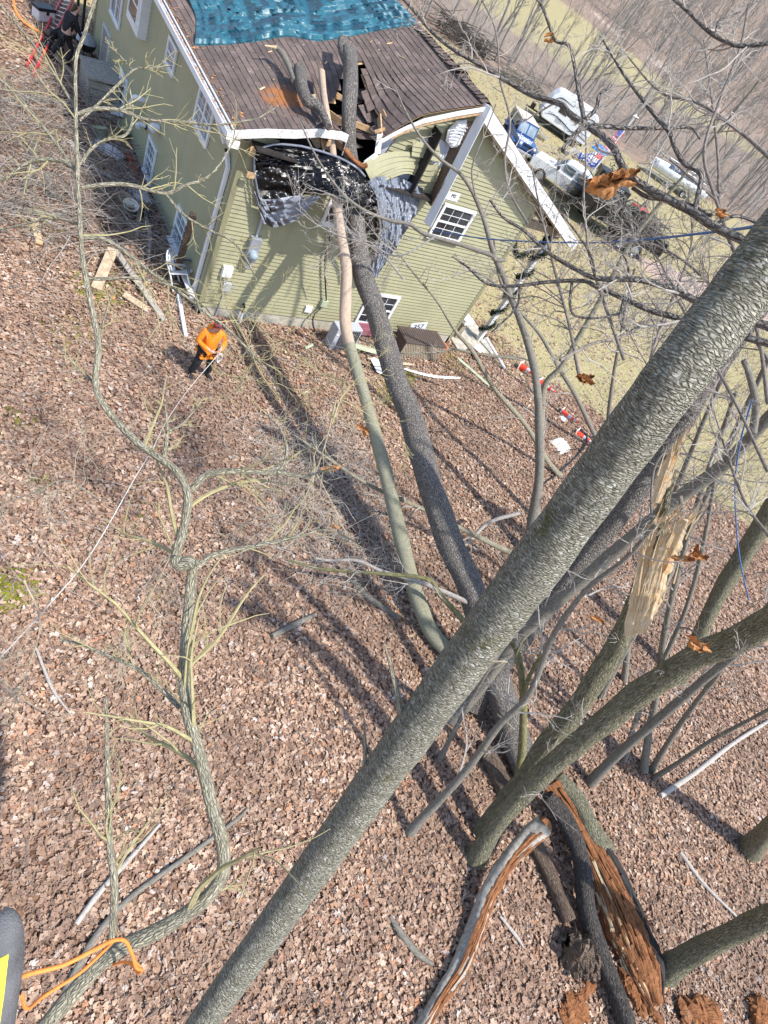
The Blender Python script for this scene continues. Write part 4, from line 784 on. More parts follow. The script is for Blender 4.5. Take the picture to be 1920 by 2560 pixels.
stand('sapling','grey stem slanting up left to right behind the big trunk',[(1025,2080),(1060,2040),(1100,2000),(1174,1916),(1248,1813),(1322,1738),(1367,1625),(1400,1560),(1470,1470),(1560,1400),(1640,1310)],(15,13,11,10,9,7),.62,'bark_grey','twig_pale',(12,(.4,1.2),2),15)
stand('sapling','pale slim stem rising right from the base of the clump left of the mossy trunk',[(1098,1900),(1150,1800),(1205,1700),(1270,1600),(1330,1520),(1420,1420)],(8,7,5),.7,'bark_grey','twig_pale',(8,(.3,1.),2),16)
stand('young_tree','dark slim trunk rising right from bare leaf litter under the mossy trunk',[(1476,1956),(1530,1900),(1594,1842),(1743,1714),(1866,1610),(1990,1500),(2100,1400)],(16,15,14,14,14),.55,'bark_grey','twig_pale',(9,(.4,1.2),2),17)
stand('young_tree','upright twin stem grey tree left of its thinner neighbours at right middle',[(1609,1925),(1624,1822),(1644,1724),(1658,1600),(1690,1450),(1730,1300),(1780,1150),(1840,980)],(13,11,10,9,8,7),.6,'bark_grey','twig_pale',(14,(.5,1.4),2),18)
stand('young_tree','grey stem leaning right from the same foot as the upright twin stem',[(1629,1925),(1693,1822),(1760,1730),(1792,1689),(1850,1600),(1930,1500)],(10,9,8,7),.6,'bark_grey','twig_pale',(8,(.4,1.2),2),19)
stand('sapling','low thin dark stem curving right across the leaf litter at right edge',[(1634,1946),(1718,1892),(1780,1850),(1841,1817),(1930,1770),(2020,1730)],(8,7,6,6),.7,'bark_grey','twig_dark',(5,(.3,.9),1),20)
stand('sapling','straight dark stem crossing behind the pale torn wood',[(1560,1900),(1590,1800),(1640,1690),(1700,1560),(1740,1440),(1770,1300),(1790,1180)],(9,8,7,6),.65,'bark_grey','twig_dark',(8,(.4,1.2),2),21)
stand('tree_trunk','thick ridged trunk rising right at the lower right edge',[(1663,2430),(1718,2391),(1817,2341),(1920,2292),(2040,2230)],(36,35,34,34),.75,'bark_ridge','twig_pale',(3,(.3,.8),1),22,k=26)
stand('tree_trunk','stout trunk foot entering at the right edge above the other',[(1872,2124),(1910,2085),(1960,2040),(2060,1960)],(32,30,30),.8,'bark_ridge','twig_pale',(0,0,0),23,k=26)
# large trunk behind the foreground one and its neighbours
stand('tree_trunk','lilac grey trunk parallel to and just behind the big leaning one',[(1180,1760),(1270,1640),(1370,1510),(1480,1370),(1590,1230),(1700,1060),(1780,930),(1900,760),(2000,620)],(36,36,37,37,38),.6,'bark_rough','twig_pale',(6,(.5,1.4),2),24,k=24)
stand('young_tree','smooth grey trunk crossing right behind the big trunk at mid height',[(1130,1800),(1200,1720),(1290,1600),(1400,1500),(1560,1360),(1690,1250),(1800,1170),(1880,1090),(1960,1000)],(20,21,22,23,22,20),.6,'bark_grey','twig_pale',(14,(.4,1.4),2),25,
  [([(1700,1240),(1706,1290),(1700,1350),(1690,1400),(1660,1470),(1600,1560)],.68,.66,(8,7,5)),([(1880,1090),(1890,1020),(1880,960),(1860,900)],.62,.6,(14,12,10)),([(1630,1300),(1628,1240),(1640,1160),(1690,1100)],.7,.68,(5,4,3))],k=20)
stand('tree_trunk','dark ridged trunk leaning right at the middle right edge',[(1700,1700),(1780,1520),(1850,1400),(1920,1290),(2010,1150)],(20,26,32,34),.75,'bark_ridge','twig_dark',(3,(.4,1.),1),26,k=20)
stand('young_tree','dark stem rising to the right edge among the middle tangle',[(1500,1740),(1600,1560),(1690,1400),(1780,1210),(1850,1050),(1930,880)],(10,9,9,8),.6,'bark_grey','twig_dark',(14,(.5,1.5),2),27)
stand('young_tree','slender upright tree with many dark twigs above the pale torn wood',[(1560,1700),(1590,1500),(1680,1250),(1740,1100),(1790,980),(1850,850)],(10,9,8,6),.62,'bark_grey','twig_dark',(18,(.5,1.5),2),28)
# saplings in front of the house corner
stand('young_tree','mossy grey young tree standing in front of the right house corner',[(1315,1390),(1330,1311),(1349,1180),(1347,1044),(1343,976),(1333,909),(1303,807),(1275,739),(1262,698),(1235,637),(1211,553),(1184,485),(1150,434),(1100,397),(1050,340),(1010,270),(985,210)],(19,17,15,13,12,10,8,6,4,2),.72,'bark_grey','twig_pale',(12,(.4,1.3),2),31,
  [([(1262,650),(1239,650),(1224,637),(1152,612),(1062,585),(1025,561),(975,551),(906,523),(847,473),(790,390),(746,295)],.80,.72,(7,7,6,4,2)),([(1280,745),(1225,700),(1170,668),(1130,640)],.82,.8,(4,3)),([(1188,490),(1180,420),(1210,340),(1240,260)],.78,.74,(3,2))])
stand('sapling','straight leaning pole sapling right of the grey young tree',[(1340,1300),(1350,1150),(1357,993),(1370,950),(1401,919),(1442,851),(1506,739),(1550,654),(1591,586),(1642,519),(1700,451),(1780,350),(1900,200)],(12,11,9,8,7,5,4),.65,'bark_limb','twig_pale',(14,(.5,1.5),2),32)
stand('sapling','thin reddish stem standing upright left of the big trunk top',[(1515,1120),(1520,1051),(1533,943),(1554,824),(1570,739),(1587,671)],(7,6,5,4),.8,'bark_grey','twig_dark',(12,(.4,1.2),2),33)
stand('sapling','thin wavy stem rising from behind the big trunk over the lawn',[(1520,1140),(1482,1078),(1438,987),(1394,915),(1353,841),(1296,773),(1250,700),(1235,600)],(8,7,5,3),.7,'bark_grey','twig_pale',(12,(.4,1.2),2),34)
stand('sapling','long thin branch sweeping up left past the deck box',[(1400,1190),(1367,1150),(1313,1061),(1235,970),(1184,882),(1138,826),(1091,750),(1044,695),(1000,637),(968,598)],(9,8,7,4,2),.7,'bark_limb','twig_pale',(12,(.4,1.2),2),35,
  [([(1300,898),(1188,883),(1134,873),(1098,880),(1025,883),(953,876),(881,836)],.9,.88,(5,4,2))])
stand('sapling','pale straight stem slanting down right across the slim fallen trunk',[(1279,1383),(1180,1335),(1062,1275),(924,1213),(808,1137),(740,1090)],(9,8,6,3),.85,'bark_limb','twig_pale',(10,(.4,1.),1),36,base=(1279,1500))
for px,rp,mat,lab,sd in [([(1210,1525),(1098,1474),(1015,1445),(953,1427),(892,1401),(823,1401),(790,1395)],(9,8,6,4),'twig_pale','pale lichened bough crossing low over the slim fallen trunk',41),([(1170,1564),(1101,1488),(1069,1448),(953,1434),(808,1423),(722,1401)],(10,8,6,4),'bark_mossy','mossy brown bough under the pale lichened one',42),([(1300,1282),(1221,1307),(1163,1362),(1098,1398),(1036,1420),(953,1409),(903,1391)],(7,6,5,3),'twig_pale','curved pale bough hooking over the thick fallen trunk',43)]:
    d=depth(G(*px[0]))*.86; P_,r_=path(px,(d,d*1.02),rp); limb('bough',lab,'branch',(P_,r_),mat,'twig_pale',[],(10,(.3,1.0),2),sd,10,part='stem')
# overhead limbs at the upper right, close to the camera
def over(label,px,d,rp,brs,seed,mat='bark_rough',tmat='twig_pale',tw=(14,(.2,.7),2),name='overhanging_limb'):
    P,r=path(px,d,rp); return limb(name,label,'tree',(P,r),mat,tmat,[path(*b) for b in brs],tw,seed,14,.05,wig=.2,part='main_stem')
over('dark overhanging limb crossing the trailer and camper from the big trunk',[(1900,625),(1852,598),(1780,563),(1735,532),(1669,497),(1621,472),(1577,443),(1552,408),(1536,373),(1508,342),(1470,316),(1425,285),(1400,260),(1331,238),(1271,205),(1211,169),(1169,145),(1121,115),(1075,75),(1035,27),(1000,-10)],(3.6,4.6),(15,15,13,11,9,7,6,4),[
 ([(1735,532),(1748,475),(1751,434),(1710,408),(1685,364),(1672,329),(1634,285),(1590,228),(1558,184),(1508,101)],(3.8,4.3),(9,8,7,5,3)),([(1463,313),(1520,316),(1558,320),(1660,321),(1726,320),(1751,347)],(4.1,4.2),(8,7,5,4)),
 ([(1463,313),(1447,234),(1435,158),(1422,114),(1389,102),(1374,66),(1356,18),(1331,-20)],(4.1,4.4),(8,6,5,4)),([(1470,312),(1457,316),(1430,345),(1406,376)],(4.1,4.0),(9,9,8)),([(1463,300),(1492,269),(1498,240),(1527,212)],(4.1,4.15),(8,7,6)),
 ([(1660,500),(1600,480),(1560,440),(1540,400)],(3.9,4.0),(5,4,2)),([(1780,563),(1840,540),(1900,560)],(3.7,3.7),(6,5)),([(1580,470),(1620,495),(1680,500),(1720,510),(1780,540)],(4.,3.8),(5,6,7))],51)
over('high thin dark limb across the top right corner',[(1960,100),(1920,108),(1875,114),(1834,112),(1786,89),(1751,60),(1716,25),(1675,-10)],(4,4.3),(7,7,6,5),[([(1786,89),(1800,50),(1850,30)],(4.1,4.2),(3,2))],52,tw=(14,(.2,.7),2))
over('long dark limb sweeping left over the lawn below the trailer',[(1960,830),(1760,760),(1700,732),(1625,705),(1574,698),(1489,695),(1431,668),(1370,631),(1309,576),(1260,545),(1225,500)],(4.6,5.4),(15,13,11,8,6,4),[([(1489,695),(1478,640),(1440,580),(1400,530)],(5.0,5.2),(4,3)),([(1574,698),(1560,640),(1500,600)],(5,5.1),(4,3,2))],53)
over('lower dark limb running left across the lawn to the house wall',[(1960,870),(1700,797),(1625,776),(1574,753),(1489,715),(1455,702),(1370,705),(1286,715),(1218,709),(1170,668),(1150,655)],(4.8,5.8),(13,11,8,6,4),[([(1430,705),(1425,760),(1440,790),(1500,795),(1560,780)],(5.2,5.2),(5,4,4)),([(1560,750),(1550,800),(1570,830)],(5,5),(7,5,4)),([(1300,714),(1290,770),(1230,830)],(5.5,5.6),(4,3))],54)
over('reddish thin twiggy stem in front of the trailer',[(1560,900),(1482,671),(1465,570),(1459,485),(1465,400),(1462,300),(1450,200)],(5.2,5.6),(6,5,4,3,2),[],55,'twig_dark')
over('grey stem bent up across the top of the picture near the camper',[(1920,1010),(1900,860),(1860,700),(1790,500),(1760,380),(1800,250),(1850,120),(1870,20)],(5.6,6.5),(7,6,5,4),[([(1790,500),(1700,420),(1650,380)],(6,6.1),(4,3))],56,'twig_dark')
over('fine brown stem rising beside the boat',[(1920,760),(1840,640),(1800,520),(1795,400),(1780,250),(1760,100)],(6,7),(6,5,4,3),[],57,'twig_dark')
over('slim bare stem rising past the house ridge',[(1320,560),(1275,480),(1262,400),(1275,300),(1250,200),(1240,80),(1200,-10)],(9,9.5),(4,4,3,2),[],58,'twig_dark',tw=(16,(.4,1.2),2))
for i,(px,lab) in enumerate([([(1920,1180),(1840,1010),(1780,900),(1700,760),(1640,640),(1560,560)],'tangled stem above the big trunk at right'),([(1960,960),(1850,800),(1720,660),(1600,600),(1480,590)],'tangled stem crossing the gravel drive'),([(1930,400),(1850,330),(1750,260),(1650,230),(1560,130)],'thin stem crossing the far field'),([(1450,950),(1420,800),(1380,650),(1345,500),(1330,420)],'thin stem in front of the porch post'),([(1930,1350),(1860,1250),(1800,1080),(1770,980)],'stem hanging at the right edge below the big trunk'),([(1600,1020),(1640,850),(1700,700),(1730,600),(1720,480)],'upright thin stem over the gravel drive'),([(1400,900),(1480,860),(1560,840),(1640,800),(1720,850)],'low thin branch lying across the lawn')]):
    over(lab,px,(6,7),(6,5,4,2),[],60+i,'twig_dark','twig_dark' if i%2 else 'twig_pale',tw=(32,(.4,1.3),2))
# sprays of pale twigs in front of the tarp and wall
for i,(px,lab) in enumerate([([(1090,590),(1000,640),(930,615),(850,590),(790,560),(740,520)],'spray of pale twigs in front of the fallen trunks'),([(1010,700),(960,640),(905,600),(860,560)],'short spray of pale twigs over the tarp'),([(830,1060),(850,1000),(870,960),(800,930),(740,880)],'yellow green twig spray over the slim fallen trunk'),([(840,1000),(800,1150),(740,1270),(640,1300)],'tan twig spray over the brush by the slim trunk'),([(700,1000),(650,930),(600,820),(560,760)],'yellow twig spray right of the person in orange'),([(430,1380),(380,1480),(330,1560),(250,1640)],'fine tan twigs left of the winding limb'),([(250,1250),(160,1200),(90,1230),(0,1260)],'pale twig spray at the left edge above the rope'),([(60,1450),(100,1560),(60,1700),(20,1800)],'twig spray at the left edge below the rope')]):
    over(lab,px,(6,6.5) if i<2 else (4.6,5.4),(3,2.5,1.5),[],80+i,'twig_yellow' if i in (2,4) else 'twig_tan' if i>2 else 'twig_pale','twig_yellow' if i in (2,4) else 'twig_tan' if i>2 else 'twig_pale',tw=(16,(.3,.9),2),name='twig_spray')
# ---------------- logs at the lower right ----------------
def log(name,label,px,rp,mat,lift=.12,k=24,rough=.09,lifts=None,cut=None):
    if lifts is None: P,r=gpath(px,lift,rp)
    else:
        P=np.array([G(u,v,l) for (u,v),l in zip(px,np.interp(np.arange(len(px)),np.linspace(0,len(px)-1,len(lifts)),lifts))]); r=np.array([q*depth(p)/F for q,p in zip(np.interp(np.arange(len(px)),np.linspace(0,len(px)-1,len(rp)),rp),P)])
    t=thing(name,label,'log',tuple(P[0])); Pq,rq=cr(P,r,7); m=MB(); m.tube(Pq,rq*(1+rs.normal(0,.02,len(rq))),k,rough=rough); m.build('stem',MT[mat],t,smooth=True)
    if cut: d=Pq[0]-Pq[1]; d/=np.linalg.norm(d); m=MB(); m.tube([Pq[0]-d*.02,Pq[0]+d*.05,Pq[0]+d*.12],[rq[0]*.9,rq[0]*.8,rq[0]*.3],14,rough=.5); m.build('torn_end',MT[cut],t)
    return t,Pq,rq
log('dark_log','long dark wet log running down to the bottom edge',[(1367,1990),(1416,2055),(1451,2144),(1466,2267),(1505,2391),(1545,2490),(1580,2600)],(18,24,22,21,22,22),'bark_wet',lifts=[.45,.35,.25,.2])
log('mossy_bark_slab','grey green slab of bark ending in a knot beside the dark log',[(1396,1940),(1440,2000),(1470,2060),(1495,2105),(1520,2130)],(14,24,27,30,22),'bark_ridge',lifts=[.3,.3,.25],rough=.14)
rl,Pq,rq=log('rotten_log','big reddish rotten split log with a recess painted dark',[(1375,1960),(1450,2080),(1510,2200),(1560,2320),(1600,2420),(1635,2510)],(22,30,42,52,46,22),'wood_rot',lifts=[.15,.12,.05],rough=.22)
def strips(P,r,n,th,mat,nm,side,seed,w=(.03,.07)):
    rg=np.random.RandomState(seed); m=MB()
    for _ in range(n):
        i=rg.randint(0,len(P)-8); j=min(len(P)-1,i+rg.randint(6,20)); a=rg.uniform(*side); t=P[j]-P[i]; t/=np.linalg.norm(t); s=np.cross(t,[0,0,1]); s/=np.linalg.norm(s); up=np.cross(s,t)
        pts=[P[q]+(s*math.cos(a)+up*math.sin(a))*r[q]*rg.uniform(.92,1.12) for q in range(i,j,2)]+[P[j]+(s*math.cos(a)+up*math.sin(a))*r[j]*rg.uniform(1,1.3)]
        if len(pts)<3: continue
        q_=rg.uniform(*w); m.tube(pts,np.r_[np.linspace(q_,q_*.7,len(pts)-1),.005],5,rough=.3,cap=False)
    return m.build(nm,MT[mat],th)
strips(Pq,rq,110,rl,'wood_rot','rotten_fibres',(-.3,2.4),3,(.012,.045)); strips(Pq,rq,22,rl,'wood_split','pale_splinters',(-.4,.9),4,(.015,.04)); strips(Pq,rq,12,rl,'interior_shade','hollow_shade',(1.7,2.9),6,(.06,.12))  # last set: near-black strips paint the shade of a cavity onto the log
log('brown_log','short brown weathered log between the dead branch and the dark log',[(1325,2085),(1377,2193),(1421,2302)],(15,19,20),'wood_brown',rough=.25)
log('dark_log','dark rotten log under the thick fallen trunk above the clump',[(1205,1860),(1240,1930),(1275,2000)],(14,24,22),'wood_brown',rough=.25)
dl,Pq,rq=log('dead_branch','crooked dead branch with a torn orange end trailing to the bottom',[(1360,2065),(1322,2094),(1263,2159),(1214,2243),(1189,2317),(1149,2416),(1100,2490),(1040,2590)],(24,22,19,22,20,18,16),'wood_grey',lifts=[.75,.5,.22,.14,.1],rough=.2,cut='wood_rot')
strips(Pq,rq,26,dl,'wood_rot','rotten_fibres',(1.2,3.),7,(.012,.03))
def chunk(name,label,u,v,size,mat,seed,rz_=0,tilt=0,cat='log'):
    rg=np.random.RandomState(seed); c=G(u,v); n=22; k=18; L,Wi,Hh=size; t=thing(name,label,cat,tuple(c)); x=np.linspace(-.5,.5,n)
    prof=np.interp(x,[-.5,-.4,.3,.5],[.35,.8,1,.3])*(1+rg.normal(0,.10,n)); V=[]
    for i in range(n):
        th=np.linspace(0,2*np.pi,k,endpoint=False); rad=prof[i]*(1+.16*np.sin(3*th+i*.6)+rg.normal(0,.10,k)); V.append(np.stack([np.full(k,x[i]*L)+rg.normal(0,.015*L,k),np.cos(th)*rad*Wi/2,np.sin(th)*rad*Hh/2],1))
    V=np.array(V); ca,sa=math.cos(rz_),math.sin(rz_); X_=V[...,0]*ca-V[...,1]*sa; Y_=V[...,0]*sa+V[...,1]*ca; V=np.stack([X_,Y_,V[...,2]+V[...,0]*tilt+Hh*.35],-1)+c
    V=np.concatenate([V,V[:,:1]],1); m=MB(); th=np.linspace(0,6.28,k+1); b=np.stack([np.tile(np.cos(th)*.15,(n,1)),np.tile(np.sin(th)*.15,(n,1)),np.tile(x[:,None]*L,(1,k+1))],-1); m.grid(V,b=b); m.build('rotten_wood' if 'rot' in mat else 'wood',MT[mat],t); return t
chunk('rotten_stump','mossy brown rotten stump with a dark shadow left of the dark log',1440,2392,(.8,.6,.5),'wood_brown',3,2.2,.2,'stump'); chunk('wood_chunk','long orange chunk of rotten wood right of the dark log low down',1572,2480,(.75,.2,.2),'wood_rot',4,1.6)
chunk('wood_chunk','pale orange curved chip left of the dark log near the bottom',1470,2462,(.6,.22,.12),'wood_rot',5,.2); chunk('wood_chunk','large red brown slab of bark at the bottom edge right of the logs',1740,2535,(1.0,.5,.25),'wood_rot',6,-.5); chunk('wood_chunk','red rotten bark block in the bottom right corner',1890,2550,(.8,.5,.3),'wood_rot',7,.6); chunk('wood_chunk','small crumbled red rotten heap near the bottom edge',1430,2530,(.6,.45,.15),'wood_rot',8,.1)
chunk('wood_chunk','red splinter standing at the bottom edge left of the red slab',1640,2550,(.7,.12,.14),'wood_rot',9,1.9)
# ---------------- sticks and brush on the ground ----------------
for px,rp,lab in [([(190,2310),(250,2230),(330,2140),(400,2060)],(7,7,4),'pale dead stick lying left of the winding limb'),([(160,2480),(240,2340),(330,2240),(470,2140),(590,2050),(620,2020)],(8,8,6,3),'long dead stick lying behind the winding limb'),([(975,2290),(1000,2330),(1040,2380),(1080,2410)],(4,10,6),'grey curved piece of bark on the leaves below the big trunk'),([(880,1450),(930,1500),(1000,1545)],(6,9,5),'short grey dead stick left of the slim fallen trunk'),([(680,1590),(740,1560),(790,1535)],(7,8,5),'dark short stick on the leaves at mid left'),([(90,1620),(130,1720),(180,1790)],(3,4,2),'thin twig lying at far left'),([(1250,2290),(1290,2340),(1310,2370)],(3,5,2),'thin curved stick left of the brown log'),([(1650,1990),(1740,1930),(1830,1860),(1925,1800)],(7,6,4),'pale straight stick lying at right under the dark stem'),([(1700,2130),(1760,2210),(1850,2300)],(5,5,3),'stick lying right of the rotten log'),([(0,250),(120,250),(200,275),(290,300)],(5,8,4),'grey fallen bough in the brush beside the house'),([(175,355),(210,405),(280,445)],(6,7,4),'peeled grey bough lying in the brush'),([(170,540),(110,535),(0,510)],(9,8,6),'long bough lying in the brush at the left edge'),([(85,360),(80,420),(60,470)],(10,10,9),'short cut log in the brush at far left'),([(120,440),(125,480),(140,500)],(9,10,9),'forked cut log in the brush at left'),([(350,510),(345,560),(342,600)],(5,6,5),'tan stick beside the black pot'),([(365,545),(375,590),(372,650)],(5,6,4),'curved stick beside the house wall')]:
    P_,r_=gpath(px,.06,rp); m=MB(); m.tube(P_,r_,9,smooth=5,rough=.12); tag(m.build('fallen_stick',MT['twig_pale' if rp[1]<8 else 'bark_grey'],None,smooth=True),lab,'stick')
def brush(name,area,n,L,zr,r,mat,seed,label=None,heap=.0):
    rg=np.random.RandomState(seed); m=MB(); A=[G(*p)[:2] for p in area]; xs_=[a[0] for a in A]; ys_=[a[1] for a in A]; c=0
    while c<n:
        x=rg.uniform(min(xs_),max(xs_)); y=rg.uniform(min(ys_),max(ys_))
        if not inside(x,y,A): continue
        c+=1; a=rg.uniform(0,6.28); d=np.array([math.cos(a),math.sin(a),rg.normal(0,.22)]); l=rg.uniform(*L); p=np.array([x,y,0.]); pts=[]; z0=rg.uniform(*zr)
        for j in range(6): pts.append([p[0],p[1],float(H(p[0],p[1]))+max(.01,z0+p[2])]); d=d+rg.normal(0,.2,3)*np.array([1,1,.5]); p=p+d*l/5
        q=rg.uniform(*r); m.tube(pts,np.linspace(q,q*.3,6),4,cap=False)
    o=m.build(name,MT[mat],None); return tag(o,label,kind='stuff')
brush('brush_pile',[(-60,180),(190,200),(320,420),(440,700),(330,690),(150,640),(-60,620)],900,(.5,2.4),(0,.45),(.004,.014),'twig_dark',3); brush('brush_pile',[(-60,180),(190,200),(320,420),(440,700),(330,690),(150,640),(-60,620)],450,(.5,2.),(.05,.5),(.003,.009),'twig_pale',4)
brush('fallen_twigs',[(640,1080),(860,1050),(1000,1350),(960,1500),(760,1480),(640,1330)],900,(.3,1.5),(0,.3),(.0025,.008),'twig_pale',5); brush('fallen_twigs',[(-50,1200),(2000,1300),(2000,2700),(-50,2700)],2600,(.2,1.0),(0,.06),(.002,.007),'twig_dark',6); brush('fallen_twigs',[(-50,650),(1250,950),(1300,1500),(-50,1500)],1600,(.2,1.1),(0,.08),(.002,.007),'twig_pale',7)
brush('fallen_twigs',[(1000,900),(1500,950),(1900,1300),(1500,1900),(1100,1400)],800,(.3,1.6),(0,.2),(.002,.007),'twig_dark',8)
# ---------------- bare woods behind ----------------
def bare_tree(seed,h=11,n1=12,tr=.13,lean=.1,thin=.010):
    rg=np.random.RandomState(seed); t=thing('bare_tree','x','tree'); P=[np.array([0,0,-.3])]; d=np.array([rg.normal(0,.04),rg.normal(0,.04),1.])
    for i in range(9): d=d+np.r_[rg.normal(0,.05,2),0]; d/=np.linalg.norm(d); P.append(P[-1]+d*(h+.3)/9)
    r=np.linspace(tr,tr*.12,10); m=MB(); m.tube(P,r,7,smooth=2,cap=False); m.build('trunk',MT['far_bark'],t,smooth=True)
    m=MB(); spawn(m,P,r,n1,(h*.18,h*.42),2,rg,k=4,ang=(.35,.85),bias=(0,0,.35),start=.22,wig=.12,minr=thin,rr=.45); m.build('crown',MT['far_bark'],t); return t
protos=[bare_tree(100+i,h=9+2*(i%3),n1=13+i%4,tr=.11+.03*(i%3)) for i in range(6)]
used=[False]*6
def put(x,y,sc,lab,grp,rg):
    i=rg.randint(6)
    if not used[i]: t=protos[i]; used[i]=True
    else: t=copy_tree(protos[i])
    t.location=(x,y,float(H(x,y))); t.rotation_euler=(rg.normal(0,.05),rg.normal(0,.05),rg.uniform(0,6.28)); t.scale=(sc,sc,sc*rg.uniform(.9,1.2)); t['label']=lab; t['category']='tree'; t['group']=grp; return t
rg=np.random.RandomState(55); n=0
while n<95:
    t=rg.uniform(-34,26); e=np.clip(60-.7*t,45,76); s=e+1+abs(rg.normal(0,1))*7
    if s>np.interp(t,[-40,-22,-11,0,7,16],[122,118,112,96,80,77])+4: continue
    x,y=.8*s-.6*t,.6*s+.8*t; put(x,y,rg.uniform(.5,.95),('slim' if n%2 else 'taller')+' bare grey tree in the strip '+('behind the house ridge' if t>8 else 'behind the camper' if t>0 else 'between the camper and the boat' if t>-10 else 'beyond the boat' if t>-20 else 'at the far right'),'trees between the lawn and the field',rg); n+=1
n=0
while n<150:
    s=150+abs(rg.normal(0,1))*50; t=rg.uniform(-150,90)*s/190
    if s>330: continue
    x,y=.8*s-.6*t,.6*s+.8*t; put(x,y,rg.uniform(1.,1.7),('slim' if n%2 else 'taller')+' bare tree '+('low' if s<175 else 'higher' if s<220 else 'far')+' on the wooded hillside beyond the field','trees on the far hillside',rg); n+=1
def thicket(name,n,srange,trange,hr,r,mat,seed,cond=None,lean=.25,rb=.45):
    rg=np.random.RandomState(seed); m=MB(); c=0
    while c<n:
        s=rg.uniform(*srange); t=rg.uniform(*trange)
        if cond is not None and not cond(s,t): continue
        c+=1; x,y=.8*s-.6*t,.6*s+.8*t; z=float(H(x,y)); h=rg.uniform(*hr); d=np.array([rg.normal(0,lean),rg.normal(0,lean),1.]); d/=np.linalg.norm(d); p=np.array([x,y,z]); pts=[p]
        for j in range(3): d=d+rg.normal(0,.15,3); d/=np.linalg.norm(d); pts.append(pts[-1]+d*h/3)
        q=rg.uniform(*r); m.tube(pts,[q,q*.7,q*.5,q*.3],3,cap=False)
        for j in (1,2): 
            for _ in range(2): dd=d+rg.normal(0,rb,3); m.tube([pts[j],pts[j]+dd*h*.18,pts[j]+dd*h*.4+[0,0,.1]],[q*.5,q*.4,q*.2],3,cap=False)
    return tag(m.build(name,MT[mat],None),kind='stuff')
thicket('undergrowth',3800,(46,118),(-40,26),(1,3.2),(.006,.018),'twig_pale',7,lambda s,t: np.clip(60-.7*t,45,76)<s<np.interp(t,[-40,-22,-11,0,7,16],[122,118,112,96,80,77]))
thicket('sapling_thicket',420,(4,30),(-32,-13),(1.5,4.5),(.006,.018),'twig_dark',17,None,.35)
thicket('hillside_thicket',7000,(138,330),(-190,130),(3,9),(.03,.09),'far_bark',8,lambda s,t: abs(t)<s*.75 and (s>150 or rs.rand()<.5),.2)
# ---------------- people and animals ----------------
def skinned(name,pts,edges,mat,parent,sub=2,root=0,smooth=True):
    me=bpy.data.meshes.new(name); me.from_pydata([p[:3] for p in pts],edges,[]); me.update(); o=bpy.data.objects.new(name,me); SC.collection.objects.link(o); o.parent=parent
    md=o.modifiers.new('skin','SKIN'); md.use_smooth_shade=True
    bpy.context.view_layer.objects.active=o
    bpy.ops.mesh.customdata_skin_add() if not me.skin_vertices else None
    for i,sv in enumerate(me.skin_vertices[0].data if me.skin_vertices else []):
        r=pts[i][3]; sv.radius=(r,r) if np.ndim(r)==0 else tuple(r); sv.use_root=(i==root)
    if sub: s=o.modifiers.new('sub','SUBSURF'); s.levels=sub; s.render_levels=sub
    me.materials.append(MT[mat]); return o
def chain(start,n): return [(start+i,start+i+1) for i in range(n-1)]
def hand(parent,wrist,dirn,side,curl,mat='skin',name='body'):
    """returns tubes for palm, four fingers and a thumb"""
    m=MB(); d=np.array(dirn,float); d/=np.linalg.norm(d); s=np.array(side,float); s-=d*(s@d); s/=np.linalg.norm(s); nrm=np.cross(d,s); w=np.array(wrist,float)
    m.tube([w,w+d*.03,w+d*.07,w+d*.085],[.024,.034,.038,.026],12,smooth=2)
    for i,l in enumerate((.066,.076,.07,.055)):
        b=w+d*.08+s*(.024-.016*i); p=[b]; dd=d.copy()
        for j in range(3): dd=dd-nrm*curl*(.5+.2*j); dd/=np.linalg.norm(dd); p.append(p[-1]+dd*l/3)
        m.tube(p,[.0095,.009,.0085,.007],8,smooth=3)
    b=w+d*.03+s*.03; m.tube([b,b+s*.025+d*.02-nrm*.01,b+s*.03+d*.05-nrm*.03],[.012,.011,.008],8,smooth=3)
    return m
def person(loc,rz,label):
    return thing('person',label,'person',loc,rz)
# person in the orange hoodie, looking down at a coil of rope (local: facing -Y)
fp=G(497,940,0); pr=person(tuple(fp),.10,'person in bright orange hoodie and plaid cap coiling a white rope')
hd=[0,-.14,1.50]
bp=[(0,0,.92,.14),(0,-.01,1.12,.13),(0,-.02,1.32,.15),(0,-.05,1.44,.06),(0,-.09,1.52,.055),(0,-.13,1.60,.092),(0,-.16,1.68,.088),
 (-.17,-.02,1.38,.06),(-.30,-.06,1.14,.045),(-.10,-.30,1.06,.032),(.17,-.02,1.38,.06),(.30,-.08,1.14,.045),(.12,-.32,1.08,.032),
 (-.11,0,.86,.095),(-.17,-.05,.48,.06),(-.22,.03,.10,.042),(.11,0,.86,.095),(.15,-.05,.48,.06),(.20,.02,.10,.042)]
be=[(0,1),(1,2),(2,3),(3,4),(4,5),(5,6),(2,7),(7,8),(8,9),(2,10),(10,11),(11,12),(0,13),(13,14),(14,15),(0,16),(16,17),(17,18)]
skinned('body',bp,be,'skin',pr)
hp=[(0,0,.88,(.20,.17)),(0,-.01,1.10,(.185,.155)),(0,-.02,1.32,(.20,.15)),(0,-.045,1.42,(.10,.09)),(-.20,-.02,1.38,.085),(-.33,-.05,1.15,.068),(-.14,-.27,1.05,.05),(.20,-.02,1.38,.085),(.33,-.07,1.15,.068),(.16,-.29,1.07,.05),(0,0,.80,(.205,.175))]
skinned('hoodie',hp,[(0,1),(1,2),(2,3),(2,4),(4,5),(5,6),(2,7),(7,8),(8,9),(0,10)],'orange_cloth',pr)
